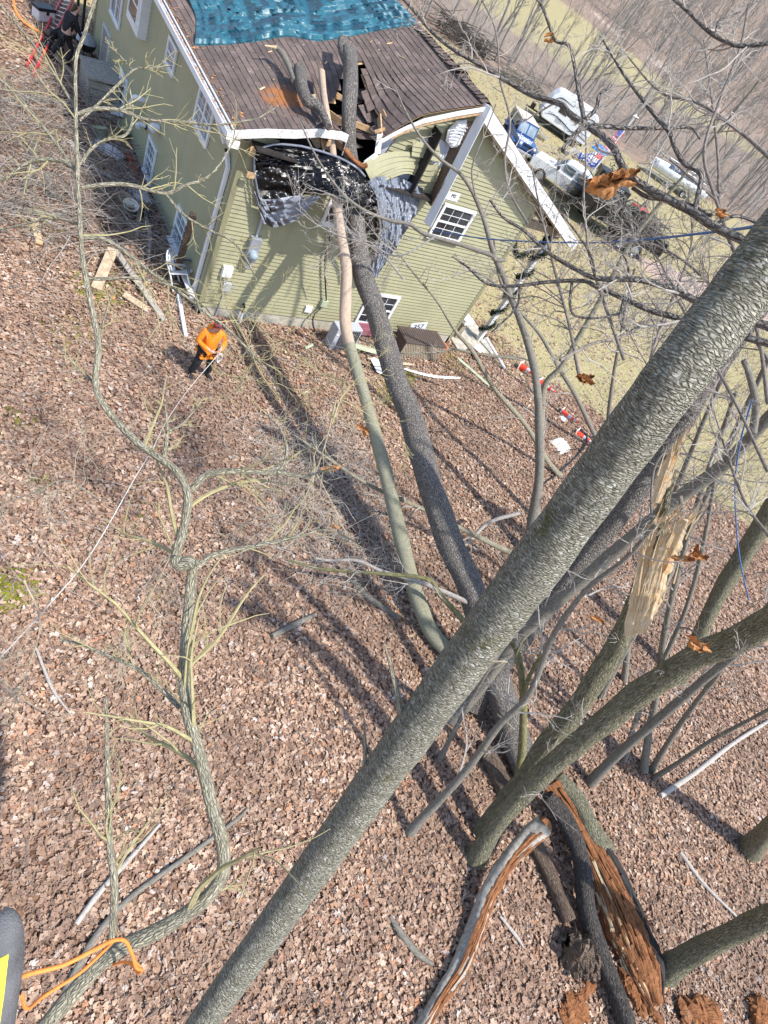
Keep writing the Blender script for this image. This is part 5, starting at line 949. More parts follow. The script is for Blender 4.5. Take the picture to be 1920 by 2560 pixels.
skinned('hood',[(-.06,.06,1.47,.07),(.06,.06,1.47,.07),(.11,-.01,1.46,.05),(-.11,-.01,1.46,.05),(0,.09,1.44,.07)],[(3,0),(0,4),(4,1),(1,2)],'orange_cloth',pr)
skinned('trousers',[(0,0,.84,(.17,.14)),(-.11,0,.80,.115),(-.18,-.05,.46,.09),(-.23,.03,.12,.08),(.11,0,.80,.115),(.16,-.05,.46,.09),(.21,.02,.12,.08)],[(0,1),(1,2),(2,3),(0,4),(4,5),(5,6)],'dark_cloth',pr)
for sx in (-.23,.21): skinned('boot',[(sx,.05,.10,.062),(sx,.04,.05,.055),(sx*1.05,-.10,.04,.05),(sx*1.1,-.19,.035,.038)],chain(0,4),'boot_black',pr,1)
m=MB(); m.lathe([(.128,-.045),(.130,.0),(.122,.05),(.09,.10),(.04,.122),(0,.127)],(0,-.165,1.665),20,[[1,0,0],[0,.9,-.43],[0,.43,.9]]); c_=m.build('cap',MT['red_helmet'],pr,smooth=True,world=False)
m=MB()
for a in (-.06,0,.06): m.tube([(a,-.30,1.68),(a*1.0,-.26,1.76),(a,-.17,1.80),(a,-.07,1.755),(a,-.045,1.68)],.013,6,smooth=4)
m.tube([(.13*math.cos(t),-.165+.13*math.sin(t)*.9,1.665-.055*math.sin(t)) for t in np.linspace(0,6.28,20)],.012,6); m.build('cap_stripe',MT['black_plastic'],c_,smooth=True,world=False)
m=MB(); m.tube([(-.02,-.265,1.60),(0,-.285,1.585)],[.014,.012],8); m.build('face',MT['skin'],pr,smooth=True,world=False)
for s_,w_ in ((-1,(-.10,-.29,1.055)),(1,(.12,-.31,1.07))): hand(pr,w_,(-s_*.8,-.45,-.05),(0,-.2,1),.5).build('hand',MT['skin'],pr,smooth=True,world=False)
m=MB()
for k_ in range(9):
    a=k_*.7; c=np.array([.08+.008*math.sin(a),-.42,.97]); m.tube([c+np.array([.055*math.sin(t)*(1+.1*math.sin(a)),.02*math.cos(a)+.015*math.sin(t*2+a),.12*math.cos(t)]) for t in np.linspace(0,6.28,18)],.008,6,cap=False)
bpy.context.view_layer.update(); mwp=np.array(pr.matrix_world); 
rc=thing('rope_coil','white rope coil held by the person in orange','rope',tuple(mwp[:3,:3]@np.array([.08,-.42,.97])+mwp[:3,3]))
V=[v@mwp[:3,:3].T+mwp[:3,3] for v in m.v]; m.v=V; m.build('loops',MT['rope_white'],rc,smooth=True)
def wl(p): return mwp[:3,:3]@np.array(p)+mwp[:3,3]
p0=wl((.02,-.42,1.04)); px=[(510,905),(470,975),(415,1055),(380,1125),(340,1190),(230,1380),(120,1515),(0,1645),(-70,1720)]
d0=depth(p0); P=[p0]+[at(u,v,dd) for (u,v),dd in zip(px[1:],np.linspace(d0*.96,5.0,8))]
m=MB(); m.tube(P,.007,6,smooth=4); tag(m.build('taut_rope',MT['rope_white'],None,smooth=True),'long white rope running down from the person in orange to the left edge','rope')
# man in black at the back
mp_=G(158,158,0); mn=person(tuple(mp_),-1.9,'person in black clothes with dark tied hair bending forward by the house')
mn.rotation_euler=(0,0,1.95)  # facing: local -Y turned toward +X
skinned('body',[(0,0,.92,.14),(0,-.06,1.12,.13),(0,-.16,1.34,.15),(0,-.23,1.45,.06),(0,-.28,1.52,.055),(0,-.33,1.60,.09),(0,-.35,1.68,.088),(-.18,-.17,1.38,.05),(-.22,-.26,1.12,.04),(-.20,-.42,.90,.03),(.18,-.17,1.38,.05),(.24,-.22,1.1,.04),(.2,-.40,.90,.03),(-.1,0,.86,.09),(-.1,-.2,.48,.06),(-.1,-.05,.10,.04),(.1,0,.86,.09),(.1,.12,.48,.06),(.1,.38,.14,.04)],be,'skin',mn)
skinned('jacket',[(0,0,.86,(.17,.15)),(0,-.06,1.10,(.17,.15)),(0,-.16,1.32,(.19,.15)),(0,-.21,1.42,(.09,.09)),(-.2,-.17,1.37,.08),(-.24,-.26,1.13,.065),(-.21,-.39,.94,.05),(.2,-.17,1.37,.08),(.25,-.22,1.12,.065),(.21,-.37,.94,.05)],[(0,1),(1,2),(2,3),(2,4),(4,5),(5,6),(2,7),(7,8),(8,9)],'dark_cloth',mn)
skinned('trousers',[(0,0,.86,(.16,.14)),(-.1,0,.80,.11),(-.1,-.2,.48,.08),(-.1,-.05,.12,.065),(.1,0,.80,.11),(.1,.12,.48,.08),(.1,.38,.16,.065)],[(0,1),(1,2),(2,3),(0,4),(4,5),(5,6)],'dark_cloth',mn)
for a in ((-.1,-.05,.05),(.1,.38,.08)): skinned('shoe',[(a[0],a[1]+.05,a[2]+.02,.05),(a[0],a[1]-.06,a[2],.05),(a[0],a[1]-.17,a[2]-.02,.038)],chain(0,3),'boot_black',mn,1)
skinned('hair',[(0,-.30,1.70,.095),(0,-.25,1.64,.09),(0,-.20,1.58,.05),(0,-.12,1.50,.025)],chain(0,4),'hair',mn,1)
for s_,w_ in ((-1,(-.20,-.42,.91)),(1,(.20,-.40,.91))): hand(mn,w_,(0,-.3,-.9),(-s_,0,0),.3).build('hand',MT['skin'],mn,smooth=True,world=False)
# dog
dg=thing('dog','black and white dog standing behind the red ladder','dog',tuple(G(136,128,0)),2.3)
skinned('body',[(0,.30,.50,.12),(0,0,.50,.13),(0,-.26,.52,.15),(0,-.40,.66,.09),(0,-.50,.74,.085),(0,-.62,.71,.045),(-.09,-.28,.36,.055),(-.09,-.26,.18,.035),(-.09,-.29,.03,.035),(.09,-.28,.36,.055),(.09,-.26,.18,.035),(.09,-.29,.03,.035),(-.09,.26,.36,.07),(-.09,.36,.2,.035),(-.09,.32,.03,.035),(.09,.26,.36,.07),(.09,.36,.2,.035),(.09,.32,.03,.035),(0,.44,.55,.05),(0,.62,.62,.04)],[(0,1),(1,2),(2,3),(3,4),(4,5),(2,6),(6,7),(7,8),(2,9),(9,10),(10,11),(0,12),(12,13),(13,14),(0,15),(15,16),(16,17),(0,18),(18,19)],'fur_black',dg,1,1)
skinned('chest_fur',[(0,-.39,.42,.09),(0,-.43,.58,.085),(0,-.50,.68,.05)],chain(0,3),'fur_white',dg,1); skinned('muzzle',[(0,-.56,.75,.035),(0,-.66,.70,.034)],chain(0,2),'fur_white',dg,1)
m=MB(); [m.tube([(s_*.06,-.46,.80),(s_*.09,-.47,.85),(s_*.11,-.5,.80)],[.03,.025,.008],6) for s_ in (-1,1)]; m.build('ear',MT['fur_black'],dg,world=False)
# ---------------- ladder, hose, box and clutter by the side wall ----------------
la=G(78,188,0); lb_=la+np.array([2.3,7.2,0])
P0=G(72,186,0); top_=at(250,-160,27.0)
lad=thing('ladder','red extension ladder with metal rungs lying against the slope at top left','ladder',tuple(P0))
A0=G(68,165,.08);B0=G(82,188,.08); A1=at(184,-60,depth(A0)*1.0+5);B1=at(214,-60,depth(B0)*1.0+5)
for k_,(a,b) in enumerate(((A0,A1),(B0,B1))): m=MB(); m.bar(a,b,.05,.12); m.build('rail',MT['red_ladder'],lad)
m=MB()
for t_ in np.linspace(.02,.98,24): m.tube([A0*(1-t_)+A1*t_,B0*(1-t_)+B1*t_],.018,8)
m.build('rung',MT['alum'],lad)
m=MB(); m.tube([G(30,-30,.04),G(38,25,.04),G(60,55,.04),G(85,72,.04),G(112,88,.04)],.045,10,smooth=6); tag(m.build('orange_hose',MT['rope_orange'],None,smooth=True),'orange hose curving over the leaves at the top left','hose')
def obj_at(name,label,cat,u,v,rz=0,group=None): return thing(name,label,cat,tuple(G(u,v,0)),rz,group)
t=obj_at('cooler','small black and white cooler box at the top left','box',108,50,.5); m=MB(); m.box((0,0,.17),(.62,.36,.34)); m.build('body',MT['white'],t,world=False,bevel=.03); m=MB(); m.box((0,0,.38),(.66,.40,.10)); m.box((0,-.21,.3),(.1,.04,.12)); m.build('lid',MT['black_plastic'],t,world=False,bevel=.03)
t=obj_at('kettle_grill','black domed grill with a white lid beside the house wall','grill',213,140); m=MB(); m.lathe([(.0,.15),(.2,.2),(.30,.34),(.32,.45)],(0,0,0),20); m.build('bowl',MT['black_plastic'],t,smooth=True,world=False); m=MB(); m.lathe([(.33,.45),(.28,.58),(.15,.66),(0,.68)],(0,0,0),20); m.build('lid',MT['grey_metal'],t,smooth=True,world=False); m=MB(); [m.tube([(.15*math.cos(a),.15*math.sin(a),.2),(.28*math.cos(a),.28*math.sin(a),0)],.015,6) for a in (0,2.1,4.2)]; m.build('leg',MT['black_plastic'],t,world=False)
for x_,y_,lb2 in ((.0,14.25,'tall black pole standing at the rear house corner'),(-.25,14.0,'second black pole left of the rear house corner')):
    m=MB(); z=float(H(x_-.3,y_)); m.tube([(x_-.3,y_,z),(x_-.3,y_,z+3.2)],.045,8); m.tube([(x_-.3,y_,z),(x_-.3,y_,z+.1)],.09,8); tag(m.build('pole',MT['black_plastic'],None,smooth=True),lb2,'pole')
# grey wooden box against the wall
t=obj_at('wooden_box','weathered grey wooden box against the side wall','box',254,262,0); t.location=(-.55,9.95,float(H(-.6,10.2))); m=MB()
for z_ in (.12,.36,.60): m.box((-.0,0,z_),(.92,1.25,.22))
m.box((-.44,-.60,.38),(.06,.08,.76)); m.box((.44,-.60,.38),(.06,.08,.76)); m.box((-.44,.60,.38),(.06,.08,.76)); m.build('body',MT['wood_grey'],t,world=False,bevel=.008)
m=MB(); m.box((0,0,.80),(1.02,1.38,.06),[[1,0,.06],[0,1,0],[-.06,0,1]]); m.build('lid',MT['wood_grey'],t,world=False,bevel=.008)
def bucket(name,label,u,v,r,h,mat,rz=0,tilt=(0,0)):
    t=obj_at(name,label,'bucket',u,v,rz); t.rotation_euler=(tilt[0],tilt[1],rz); m=MB(); m.lathe([(0,.01),(r*.8,.01),(r,h),(r*1.08,h),(r*1.08,h-.03),(r*.96,h-.03),(r*.78,.03),(0,.03)],(0,0,0),22); m.build('pail',MT[mat],t,smooth=True,world=False)
    m=MB(); m.tube([(r*math.cos(a),r*.3,h-.05+r*.0+.0-math.sin(a)*r*.55) for a in np.linspace(0,3.14,12)],.006,5); m.build('handle',MT['alum'],t,world=False); return t
bucket('pail','green pail with a rim standing in the brush by the wall',300,335,.22,.34,'bucket_green',0,(.3,.3)); bucket('pail','pale green bucket left of the green pail in the brush',253,352,.2,.36,'bucket_green',1,(-.3,.2))
b_=bucket('pail','white bucket with green lettering leaning in the brush',322,537,.19,.40,'bucket_white',.5,(.25,-.2)); bucket('pail','wide tan tub behind the white bucket',305,520,.24,.34,'bucket_tan',0,(.2,.3)); bucket('pail','small black pot by the house wall',365,545,.14,.2,'black_plastic')
m=MB()
for i in range(5): a=-2.2+i*.25; c=np.array([.18*math.cos(a),.18*math.sin(a),.22]); m.box(c*[1.03,1.03,1],(.03,.012,.10+.03*(i%2)),[[-math.sin(a),math.cos(a),.3],[math.cos(a),math.sin(a),0],[0,0,1]])
m.build('lettering',MT['boot_line'],b_,world=False)
def cloth(label,u,v,a,b,h,mat,seed,rz=0,name='rag'):
    c=G(u,v,0); n=26; r=np.random.RandomState(seed); g=np.zeros((n,n,3)); xx,yy=np.meshgrid(np.linspace(-.5,.5,n),np.linspace(-.5,.5,n),indexing='ij'); e=np.clip(1-(xx*2)**4,0,1)*np.clip(1-(yy*2)**4,0,1)
    zz=h*np.abs(vnoise((n,n),12,seed))*e*2+h*.5*e; X_=xx*a+.06*a*vnoise((n,n),8,seed+1); Y_=yy*b+.06*b*vnoise((n,n),8,seed+2); g[...,0]=c[0]+X_*math.cos(rz)-Y_*math.sin(rz); g[...,1]=c[1]+X_*math.sin(rz)+Y_*math.cos(rz); g[...,2]=c[2]+.02+zz
    m=MB(); m.grid(g); return tag(m.build(name,MT[mat],None,smooth=True),label,name.replace('_',' '))
cloth('crumpled white and blue rag in the brush by the wall',268,375,.5,.9,.14,'cloth_white',3,.9); cloth('crumpled white cloth behind the tan tub',350,492,.55,.6,.16,'cloth_white',4); cloth('small pale rag at the foot of the side wall',288,285,.3,.25,.08,'cloth_white',5)
m=MB(); m.tube([G(318,385,.03),G(330,410,.03),(G(342,440,.03))],.03,8,smooth=5); tag(m.build('red_tube',MT['red_paint'],None,smooth=True),'short bright red tube lying at the side wall','tube')
def onbars(name,label,cat,bars,mat):
    m=MB(); 
    for a,b,w_,h_ in bars: m.bar(a,b,w_,h_)
    return tag(m.build(name,MT[mat],None,bevel=.004),label,cat)
onbars('plank','new yellow plank leaning in the debris at left','plank',[(G(283,622,.35),G(240,722,.04),.24,.045)],'wood_board'); onbars('plank','long grey weathered plank lying beside the yellow one','plank',[(G(292,630,.25),G(412,802,.04),.16,.04)],'wood_grey'); onbars('plank','short torn board across the grey plank','plank',[(G(310,735,.10),G(375,778,.03),.2,.03)],'wood_board')
onbars('plank','long thin board lying behind the person in black','plank',[(G(125,125,.06),G(185,190,.06),.14,.03)],'wood_board'); onbars('plank','orange torn board standing in the brush at the left','plank',[(G(85,545,.05),G(98,610,.05),.16,.04)],'wood_split')
onbars('trim_board','white trim board leaning on the side wall under the window','board',[(WX(421,590,-.12),WX(482,745,-.25),.14,.03)],'white'); onbars('trim_board','short white trim board left of the brown post','board',[(WX(428,630,-.35),WX(436,680,-.4),.1,.03)],'white'); 
onbars('white_pipe','square white downspout piece lying below the white chair','pipe',[(G(446,738,.10),G(464,842,.05),.09,.09)],'white')
a=G(438,690,.05); b=WX(484,535,-.45); m=MB(); m.bar(a,b,.15,.13); tag(m.build('rough_post',MT['wood_brown'],None,bevel=.01),'rough brown post leaning on the side wall near the corner','post')
# ornate white chair lying against the wall
ch=obj_at('garden_chair','white openwork plastic garden chair with grey arms by the corner','chair',442,722,.9); m=MB()
for pts in ([(-.24,0,.42),(-.26,0,.75),(-.15,0,.92),(0,0,.96),(.15,0,.92),(.26,0,.75),(.24,0,.42),(-.24,0,.42)],[(-.18,0,.5),(0,0,.9),(.18,0,.5)],[(-.2,0,.75),(0,0,.6),(.2,0,.75)],[(-.1,0,.45),(-.12,0,.85)],[(.1,0,.45),(.12,0,.85)]): m.tube(pts,.022,8,smooth=4)
m.build('backrest',MT['white'],ch,smooth=True,world=False); m=MB(); m.box((0,-.24,.42),(.5,.46,.03)); m.build('seat',MT['white'],ch,world=False,bevel=.01)
for x_,y_ in ((-.22,0),(.22,0),(-.22,-.44),(.22,-.44)): m=MB(); m.tube([(x_,y_,.42),(x_*1.15,y_*1.1,0)],.022,8); m.build('leg',MT['white'],ch,world=False)
for s_ in (-1,1): m=MB(); m.tube([(s_*.27,.05,.72),(s_*.30,-.2,.66),(s_*.28,-.48,.62),(s_*.27,-.52,.42)],.035,8,smooth=4); m.build('armrest',MT['gel_black'] if 0 else MT['boot_grey'],ch,smooth=True,world=False)
ch.rotation_euler=(-.5,.2,.9)
# ---------------- along the front wall ----------------
t=thing('heat_pump','grey boxy outdoor unit behind the slim fallen trunk','air conditioner',(4.05,-.72,-.36),.05)
m=MB(); m.box((0,0,.42),(.86,.36,.78)); m.build('case',MT['grey_plastic'],t,world=False,bevel=.015); m=MB()
for k_ in range(14): m.box((.05,-.195,.1+.05*k_),(.66,.012,.012))
for k_ in range(9): m.box((-.25+.075*k_,-.2,.42),(.01,.012,.68))
m.build('grille',MT['black_plastic'],t,world=False); m=MB(); m.box((-.37,-.187,.6),(.08,.01,.05)); m.build('badge',MT['white'],t,world=False); m=MB(); m.box((0,0,.02),(.8,.3,.05)); m.build('foot',MT['black_plastic'],t,world=False)
onbars('mauve_shutter','pinkish purple panels leaning on the foundation under the low window','shutter',[((4.75,-.22,.0),(5.55,-.22,.0),.04,.42),((4.8,-.25,.0),(5.5,-.25,.0),.02,.10),((5.15,-.25,-.18),(5.15,-.25,.18),.02,.05)],'mauve')
t=thing('deck_box','brown resin storage box with slatted lid and woven front','storage box',(6.95,-.62,-.35),-.03)
m=MB(); m.box((0,0,.30),(1.52,.66,.58)); m.build('body',MT['resin_brown'],t,world=False,bevel=.015); m=MB()
for px_ in range(3):
    x0=-.49+.49*px_
    for i in range(9):
        for j in range(7): m.box((x0-.2+.05*i,-.337-.006*((i+j)%2),.07+.075*j),(.046,.012+.012*((i+j)%2),.068))
m.build('woven_front',MT['resin_tan'],t,world=False,bevel=.003); m=MB(); [m.box((x_,-.34,.30),(.05,.03,.58)) for x_ in (-.74,-.245,.245,.74)]; m.box((0,-.34,.57),(1.5,.03,.05)); m.build('front_frame',MT['resin_tan'],t,world=False,bevel=.004)
m=MB(); m.box((0,0,.62),(1.62,.76,.05)); 
for k_ in range(16): m.box((-.72+.096*k_,0,.652),(.082,.66,.014))
m.build('lid',MT['resin_brown'],t,world=False,bevel=.006)
t=thing('yard_sign','white sign with black digits tucked behind the brown storage box','sign',(7.0,-.2,.30)); m=MB(); m.box((0,0,0),(.62,.02,.34),[[.97,0,.2],[0,1,0],[-.2,0,.97]]); m.build('panel',MT['paper'],t,world=False); text_part('357',.26,MT['black_ink'],t,(7.0,-.215,.32),[[.97,0,.2],[-.2,0,.97],[0,-1,0]])
t=thing('flower_pot','broad terracotta pot at the right end of the brown storage box','pot',(7.95,-.55,-.35)); m=MB(); m.lathe([(0,.01),(.16,.01),(.27,.30),(.30,.30),(.30,.36),(.26,.36),(.15,.05),(0,.05)],(0,0,0),26); m.build('pot',MT['terracotta'],t,smooth=True,world=False)
t=thing('pedestal_table','small white topped stand at the right house corner','stand',(9.35,.35,-.30),.2); m=MB(); m.box((0,0,.80),(.46,.40,.06)); m.box((0,0,.72),(.50,.44,.08)); m.build('top',MT['white'],t,world=False,bevel=.015); m=MB(); m.box((0,0,.35),(.26,.24,.68)); m.build('column',MT['resin_tan'],t,world=False,bevel=.02)
t=thing('toy_truck','red and white plastic toy cart on the leaves by the porch slab','toy',(9.75,-.55,-.33),.5); m=MB(); m.box((0,0,.22),(.42,.30,.2)); m.box((0,0,.10),(.3,.2,.08)); m.build('body',MT['red_paint'],t,world=False,bevel=.03); m=MB(); m.box((0,0,.335),(.44,.32,.03)); m.build('rim',MT['white'],t,world=False,bevel=.01); m=MB(); [m.tube([(x_,-.16,.07),(x_,.16,.07)],.07,12) for x_ in (-.14,.14)]; m.build('wheel',MT['tyre'],t,world=False)
m=MB(); m.tube([G(1216,845,.35),G(1262,922,.08)],.05,12); tag(m.build('white_pipe',MT['white'],None,smooth=True),'round white pipe lying beyond the porch post','pipe')
def curved(label,px,w_,mat,lift=.05,name='siding_strip'):
    P=np.array([G(u,v,lift) for u,v in px]); P,_=cr(P,np.ones(len(P)),5); m=MB(); t=np.gradient(P,axis=0); s=np.stack([-t[:,1],t[:,0],0*t[:,0]],1); s/=np.linalg.norm(s,axis=1)[:,None]; ww=np.full(len(P),w_); ww[0]*=.5;ww[-1]*=.4
    m.grid(np.stack([P-s*ww[:,None]/2,P+[0,0,.03],P+s*ww[:,None]/2],1)); return tag(m.build(name,MT[mat],None,solid=.006),label,'siding')
curved('pale green siding strip lying right of the pot on the leaves',[(1145,895),(1180,925),(1224,965)],.16,'green_panel'); curved('green siding strip between the two fallen trunks',[(885,862),(915,872),(950,880)],.26,'green_panel',.2); curved('white trim strip right of the thick fallen trunk on the moss',[(1010,922),(1080,940),(1150,945)],.12,'white_dirty'); curved('white trim piece left of the thick fallen trunk',[(935,895),(945,915),(955,935)],.3,'white',.12); curved('yellowish board by the thick fallen trunk',[(918,895),(965,903),(1035,912)],.13,'wood_board',.1); curved('small pale green scrap on the leaves below the grey unit',[(762,870),(772,866),(782,860)],.1,'green_panel')
# cones
cone=None
for u,v,sc,lb2 in ((1295,920,1.,'orange cone lying nearest the white pipe'),(1347,955,1.,'orange cone half hidden behind the grey young tree'),(1402,1030,1.,'orange traffic cone in the middle of the row on the leaves'),(1440,1082,1.,'orange traffic cone beside the black hose')):
    if cone is None:
        t=thing('traffic_cone',lb2,'cone',tuple(G(u,v,0)),0,'orange traffic cones'); m=MB(); m.box((0,0,.015),(.36,.36,.03)); m.build('base',MT['cone_orange'] if 0 else MT['white_dirty'],t,world=False,bevel=.01); m=MB(); rr_=lambda z:.13-.135*z
        m.lathe([(rr_(.03),.03),(rr_(.30),.30)],(0,0,0),18); m.lathe([(rr_(.44),.44),(rr_(.54),.54)],(0,0,0),18); m.lathe([(rr_(.64),.64),(.032,.72),(.0,.72)],(0,0,0),18); m.build('body',MT['cone_orange'],t,smooth=True,world=False)
        m=MB(); m.lathe([(rr_(.3),.30),(rr_(.44),.44)],(0,0,0),18); m.lathe([(rr_(.54),.54),(rr_(.64),.64)],(0,0,0),18); m.build('reflective_band',MT['silver'],t,smooth=True,world=False); cone=t
    else: t=copy_tree(cone); t['label']=lb2
    t.location=tuple(G(u,v,0)); 
    if u==1295: t.rotation_euler=(1.35,0,.4); t.location[2]+=.12
cloth('white crumpled sheet of plastic between two cones',1408,1048,.42,.3,.04,'paper',7,.3,'plastic_sheet'); cloth('pale crumpled sack on the leaves left of the black hose',1400,1115,.75,.62,.2,'sack',9,.2,'sack')
m=MB(); m.tube([G(1448,1078,.12),G(1463,1085,.16),G(1466,1105,.12),G(1450,1130,.06),G(1420,1160,.05),G(1385,1190,.05),G(1350,1215,.05)],.035,8,smooth=6); tag(m.build('black_hose',MT['gel_black'],None,smooth=True),'black hose running from the last cone across the leaves','hose')
m=MB(); m.tube([G(1380,1132,.05),G(1420,1125,.08),G(1470,1120,.06)],.018,8,smooth=4); tag(m.build('black_cable',MT['gel_black'],None,smooth=True),'thin black cable lying over the pale sack','cable')
# ropes
def rope(label,px,d,r,mat,name='rope'): m=MB(); m.tube([at(u,v,dd) for (u,v),dd in zip(px,np.linspace(*d,len(px)))],r,6,smooth=5); return tag(m.build(name,MT[mat],None,smooth=True),label,'rope')
rope('taut blue rope running from the big trunk to the house',[(1900,565),(1800,578),(1600,600),(1450,607),(1250,600),(1150,588),(1080,575)],(3.5,13),.011,'rope_blue'); rope('blue rope hanging among the trees at the right',[(1880,1000),(1852,1100),(1838,1200),(1840,1300),(1850,1400),(1872,1500)],(6,9),.009,'rope_blue')
rope('orange throw rope looped round the fork of the winding limb',[(20,2460),(70,2436),(160,2412),(240,2372),(280,2352),(312,2352),(330,2385),(340,2418),(355,2425),(345,2432),(332,2412),(310,2405),(284,2412)],(1.9,3.05),.0075,'rope_orange'); rope('second strand of orange rope to the winding limb',[(55,2490),(68,2522),(110,2490),(200,2432),(262,2375),(290,2350),(318,2358),(336,2400),(350,2416)],(1.9,3.0),.0065,'rope_orange')
# climber's boot in the bottom left corner
bd=1.35; c0=at(2,2440,bd); fx=ray(20,2290)-ray(0,2700)*.98; fwd=at(18,2300,bd)-at(-20,2620,bd); fwd/=np.linalg.norm(fwd); nn=-ray(0,2450); nn/=np.linalg.norm(nn); nn-=fwd*(nn@fwd); nn/=np.linalg.norm(nn); rt=np.cross(fwd,nn)
bo=thing('climbing_boot','yellow and grey boot tip of the climber in the bottom left corner','boot',tuple(c0)); toe=at(2,2292,bd)
def bootshell(a,b,ws,off,name,mat,top=1.):
    m=MB(); rows=[]
    for t_ in np.linspace(a,b,24):
        wd=np.interp(t_,[0,.012,.04,.09,.15,.30],[.004,.024,.042,.053,.056,.052])*ws; ht=np.interp(t_,[0,.03,.1,.3],[.012,.045,.062,.085])*top
        th=np.linspace(-.35,3.49,22); c=toe-fwd*t_; rows.append([c+rt*math.cos(x)*wd+nn*(math.sin(x)*ht-.03+off) for x in th])
    m.grid(np.array(rows)); return m.build(name,MT[mat],bo,smooth=True,solid=.003)
bootshell(.0,.30,1.,0,'toe_cap','boot_grey'); bootshell(.075,.30,.82,.0035,'upper','boot_yellow',1.0)
ec=toe-fwd*.14-rt*.010+nn*.0395; m=MB()
for s_ in (-1,1): m.tube([ec+fwd*.03,ec+fwd*.015+rt*s_*.012,ec-fwd*.005+rt*s_*.016,ec-fwd*.03+rt*s_*.006,ec-fwd*.04],.0018,5,smooth=4); m.tube([ec-fwd*.03,ec+rt*s_*.008-fwd*.005,ec+rt*s_*.010+fwd*.01],.0014,5,smooth=3)
m.tube([ec+fwd*.028,ec-fwd*.045],.0014,5); m.build('leaf_emblem',MT['emblem_green'],bo)
# dry leaves on twigs near the camera
def dry(label,u,v,d,size,n,seed,rz=0.,asp=2.6,cl='leaf_dry'):
    rg=np.random.RandomState(seed); c=at(u,v,d); t=thing('dry_leaves',label,'leaf',tuple(c)); sz=size*d/F
    for k_ in range(n):
        n2=12; L=sz*rg.uniform(.5,1.); a=rz+rg.normal(0,.35); ux=R[0]*math.cos(a)+R[1]*math.sin(a); uy=R[1]*math.cos(a)-R[0]*math.sin(a); g=np.zeros((n2,7,3)); o=c+ux*rg.uniform(-.3,.3)*sz+uy*rg.uniform(-.3,.3)*sz/asp+R[2]*rg.uniform(-.2,.2)*sz
        for i,s in enumerate(np.linspace(-.5,.5,n2)):
            w_=L/asp*.5*(1-(2*abs(s))**2.2)*(1+.35*math.sin(i*2.3+k_)); 
            for j,q in enumerate(np.linspace(-1,1,7)): g[i,j]=o+ux*s*L+uy*(q*w_+.12*L*math.sin(s*4+k_))+R[2]*(.28*L*abs(q)**1.5*(1 if k_%2 else -1)+rg.normal(0,.02)*L)
        m=MB(); m.grid(g); m.build('leaf',MT[cl],t,smooth=True)
dry('large bunch of curled brown dead leaves hanging from the dark limb',1530,455,3.9,105,7,1,2.9,3.2); dry('small orange dead leaf at the upper right edge of the trailer view',1372,92,4.3,34,2,2,-.6); dry('orange dead leaves on a twig right of the boat',1808,535,3.7,44,3,3,.3)
dry('orange dead leaves on a twig over the lawn left of the big trunk',1455,948,6,48,3,4,.1); dry('brown curled leaf on a twig right of the torn wood',1725,1395,6.5,80,3,5,-.1); dry('brown curled leaves on a pale twig over the mossy trunk',1745,1620,5,60,4,6,.2); dry('orange leaves on twigs between the fallen trunks',912,1070,6,40,3,7,.4)
dry('orange leaves on brush left of the slim fallen trunk',830,1170,8,36,3,8,.2); dry('orange leaf low in the brush heap',835,1315,8,26,2,9,.5); dry('small pale brown leaf on a twig below the big trunk',1487,1545,7,36,2,10,.2)
# ---------------- vehicles beyond the house ----------------
def heading(f,r): a=G(*f)-G(*r); return math.atan2(a[1],a[0])
def wheelset(t,xs_,y,r,wd=.22):
    for x_ in xs_:
        for s_ in (-1,1):
            m=MB(); m.lathe([(r*.6,-wd/2),(r*.95,-wd/2),(r,-wd/3),(r,wd/3),(r*.95,wd/2),(r*.6,wd/2)],(x_,s_*y,r),24,[[1,0,0],[0,0,1],[0,1,0]]); w_=m.build('wheel',MT['tyre'],t,smooth=True,world=False)
            m=MB(); m.lathe([(0,.05*s_),(r*.2,.09*s_),(r*.5,.06*s_),(r*.62,.10*s_)],(x_,s_*y,r),20,[[1,0,0],[0,0,1],[0,1,0]]); 
            for k_ in range(5): a=k_*1.257; m.box((x_+r*.35*math.cos(a),s_*(y+.10),r+r*.35*math.sin(a)),(r*.45,.03,.05),[[math.cos(a),0,math.sin(a)],[0,1,0],[-math.sin(a),0,math.cos(a)]])
            rm_=m.build('rim',MT['rim'],t,world=False); rm_.parent=w_
def side(m,poly,hw,mm=0): m.prism(poly,-hw,hw,lambda p,q,t:(p,t,q),m=mm)
# jeep
hj=math.atan2(-.93,-.36); t=thing('off_road_car','blue boxy off road car with tan soft top facing the house','car',tuple(G(1283,372,0)),hj)
m=MB(); side(m,[(-1.9,.5),(1.75,.5),(1.85,.75),(1.8,1.05),(.55,1.12),(.5,1.15),(-1.9,1.15)],.74); m.box((1.2,.86,.78),(.9,.3,.10)); m.box((1.2,-.86,.78),(.9,.3,.10)); m.box((-1.2,.82,.9),(.95,.24,.1)); m.box((-1.2,-.82,.9),(.95,.24,.1)); m.build('body',MT['jeep_blue'],t,world=False,bevel=.04)
m=MB(); side(m,[(.38,1.82),(.25,1.86),(-1.85,1.84),(-1.95,1.15),(-1.8,1.15),(-1.75,1.76),(.28,1.78)],.70); m.box((-.75,0,1.84),(2.15,1.42,.06)); m.build('soft_top',MT['tan_top'],t,world=False,bevel=.03)
m=MB(); m.box((.45,0,1.48),(.04,1.3,.60),[[.93,0,.36],[0,1,0],[-.36,0,.93]]); m.build('windshield',MT['glass_light'],t,world=False); m=MB()
for y_ in (-.68,0,.68): m.box((.47,y_,1.48),(.06,.07,.66),[[.93,0,.36],[0,1,0],[-.36,0,.93]])
for z_,x_ in ((1.80,.35),(1.17,.60)): m.box((x_,0,z_),(.07,1.42,.07))
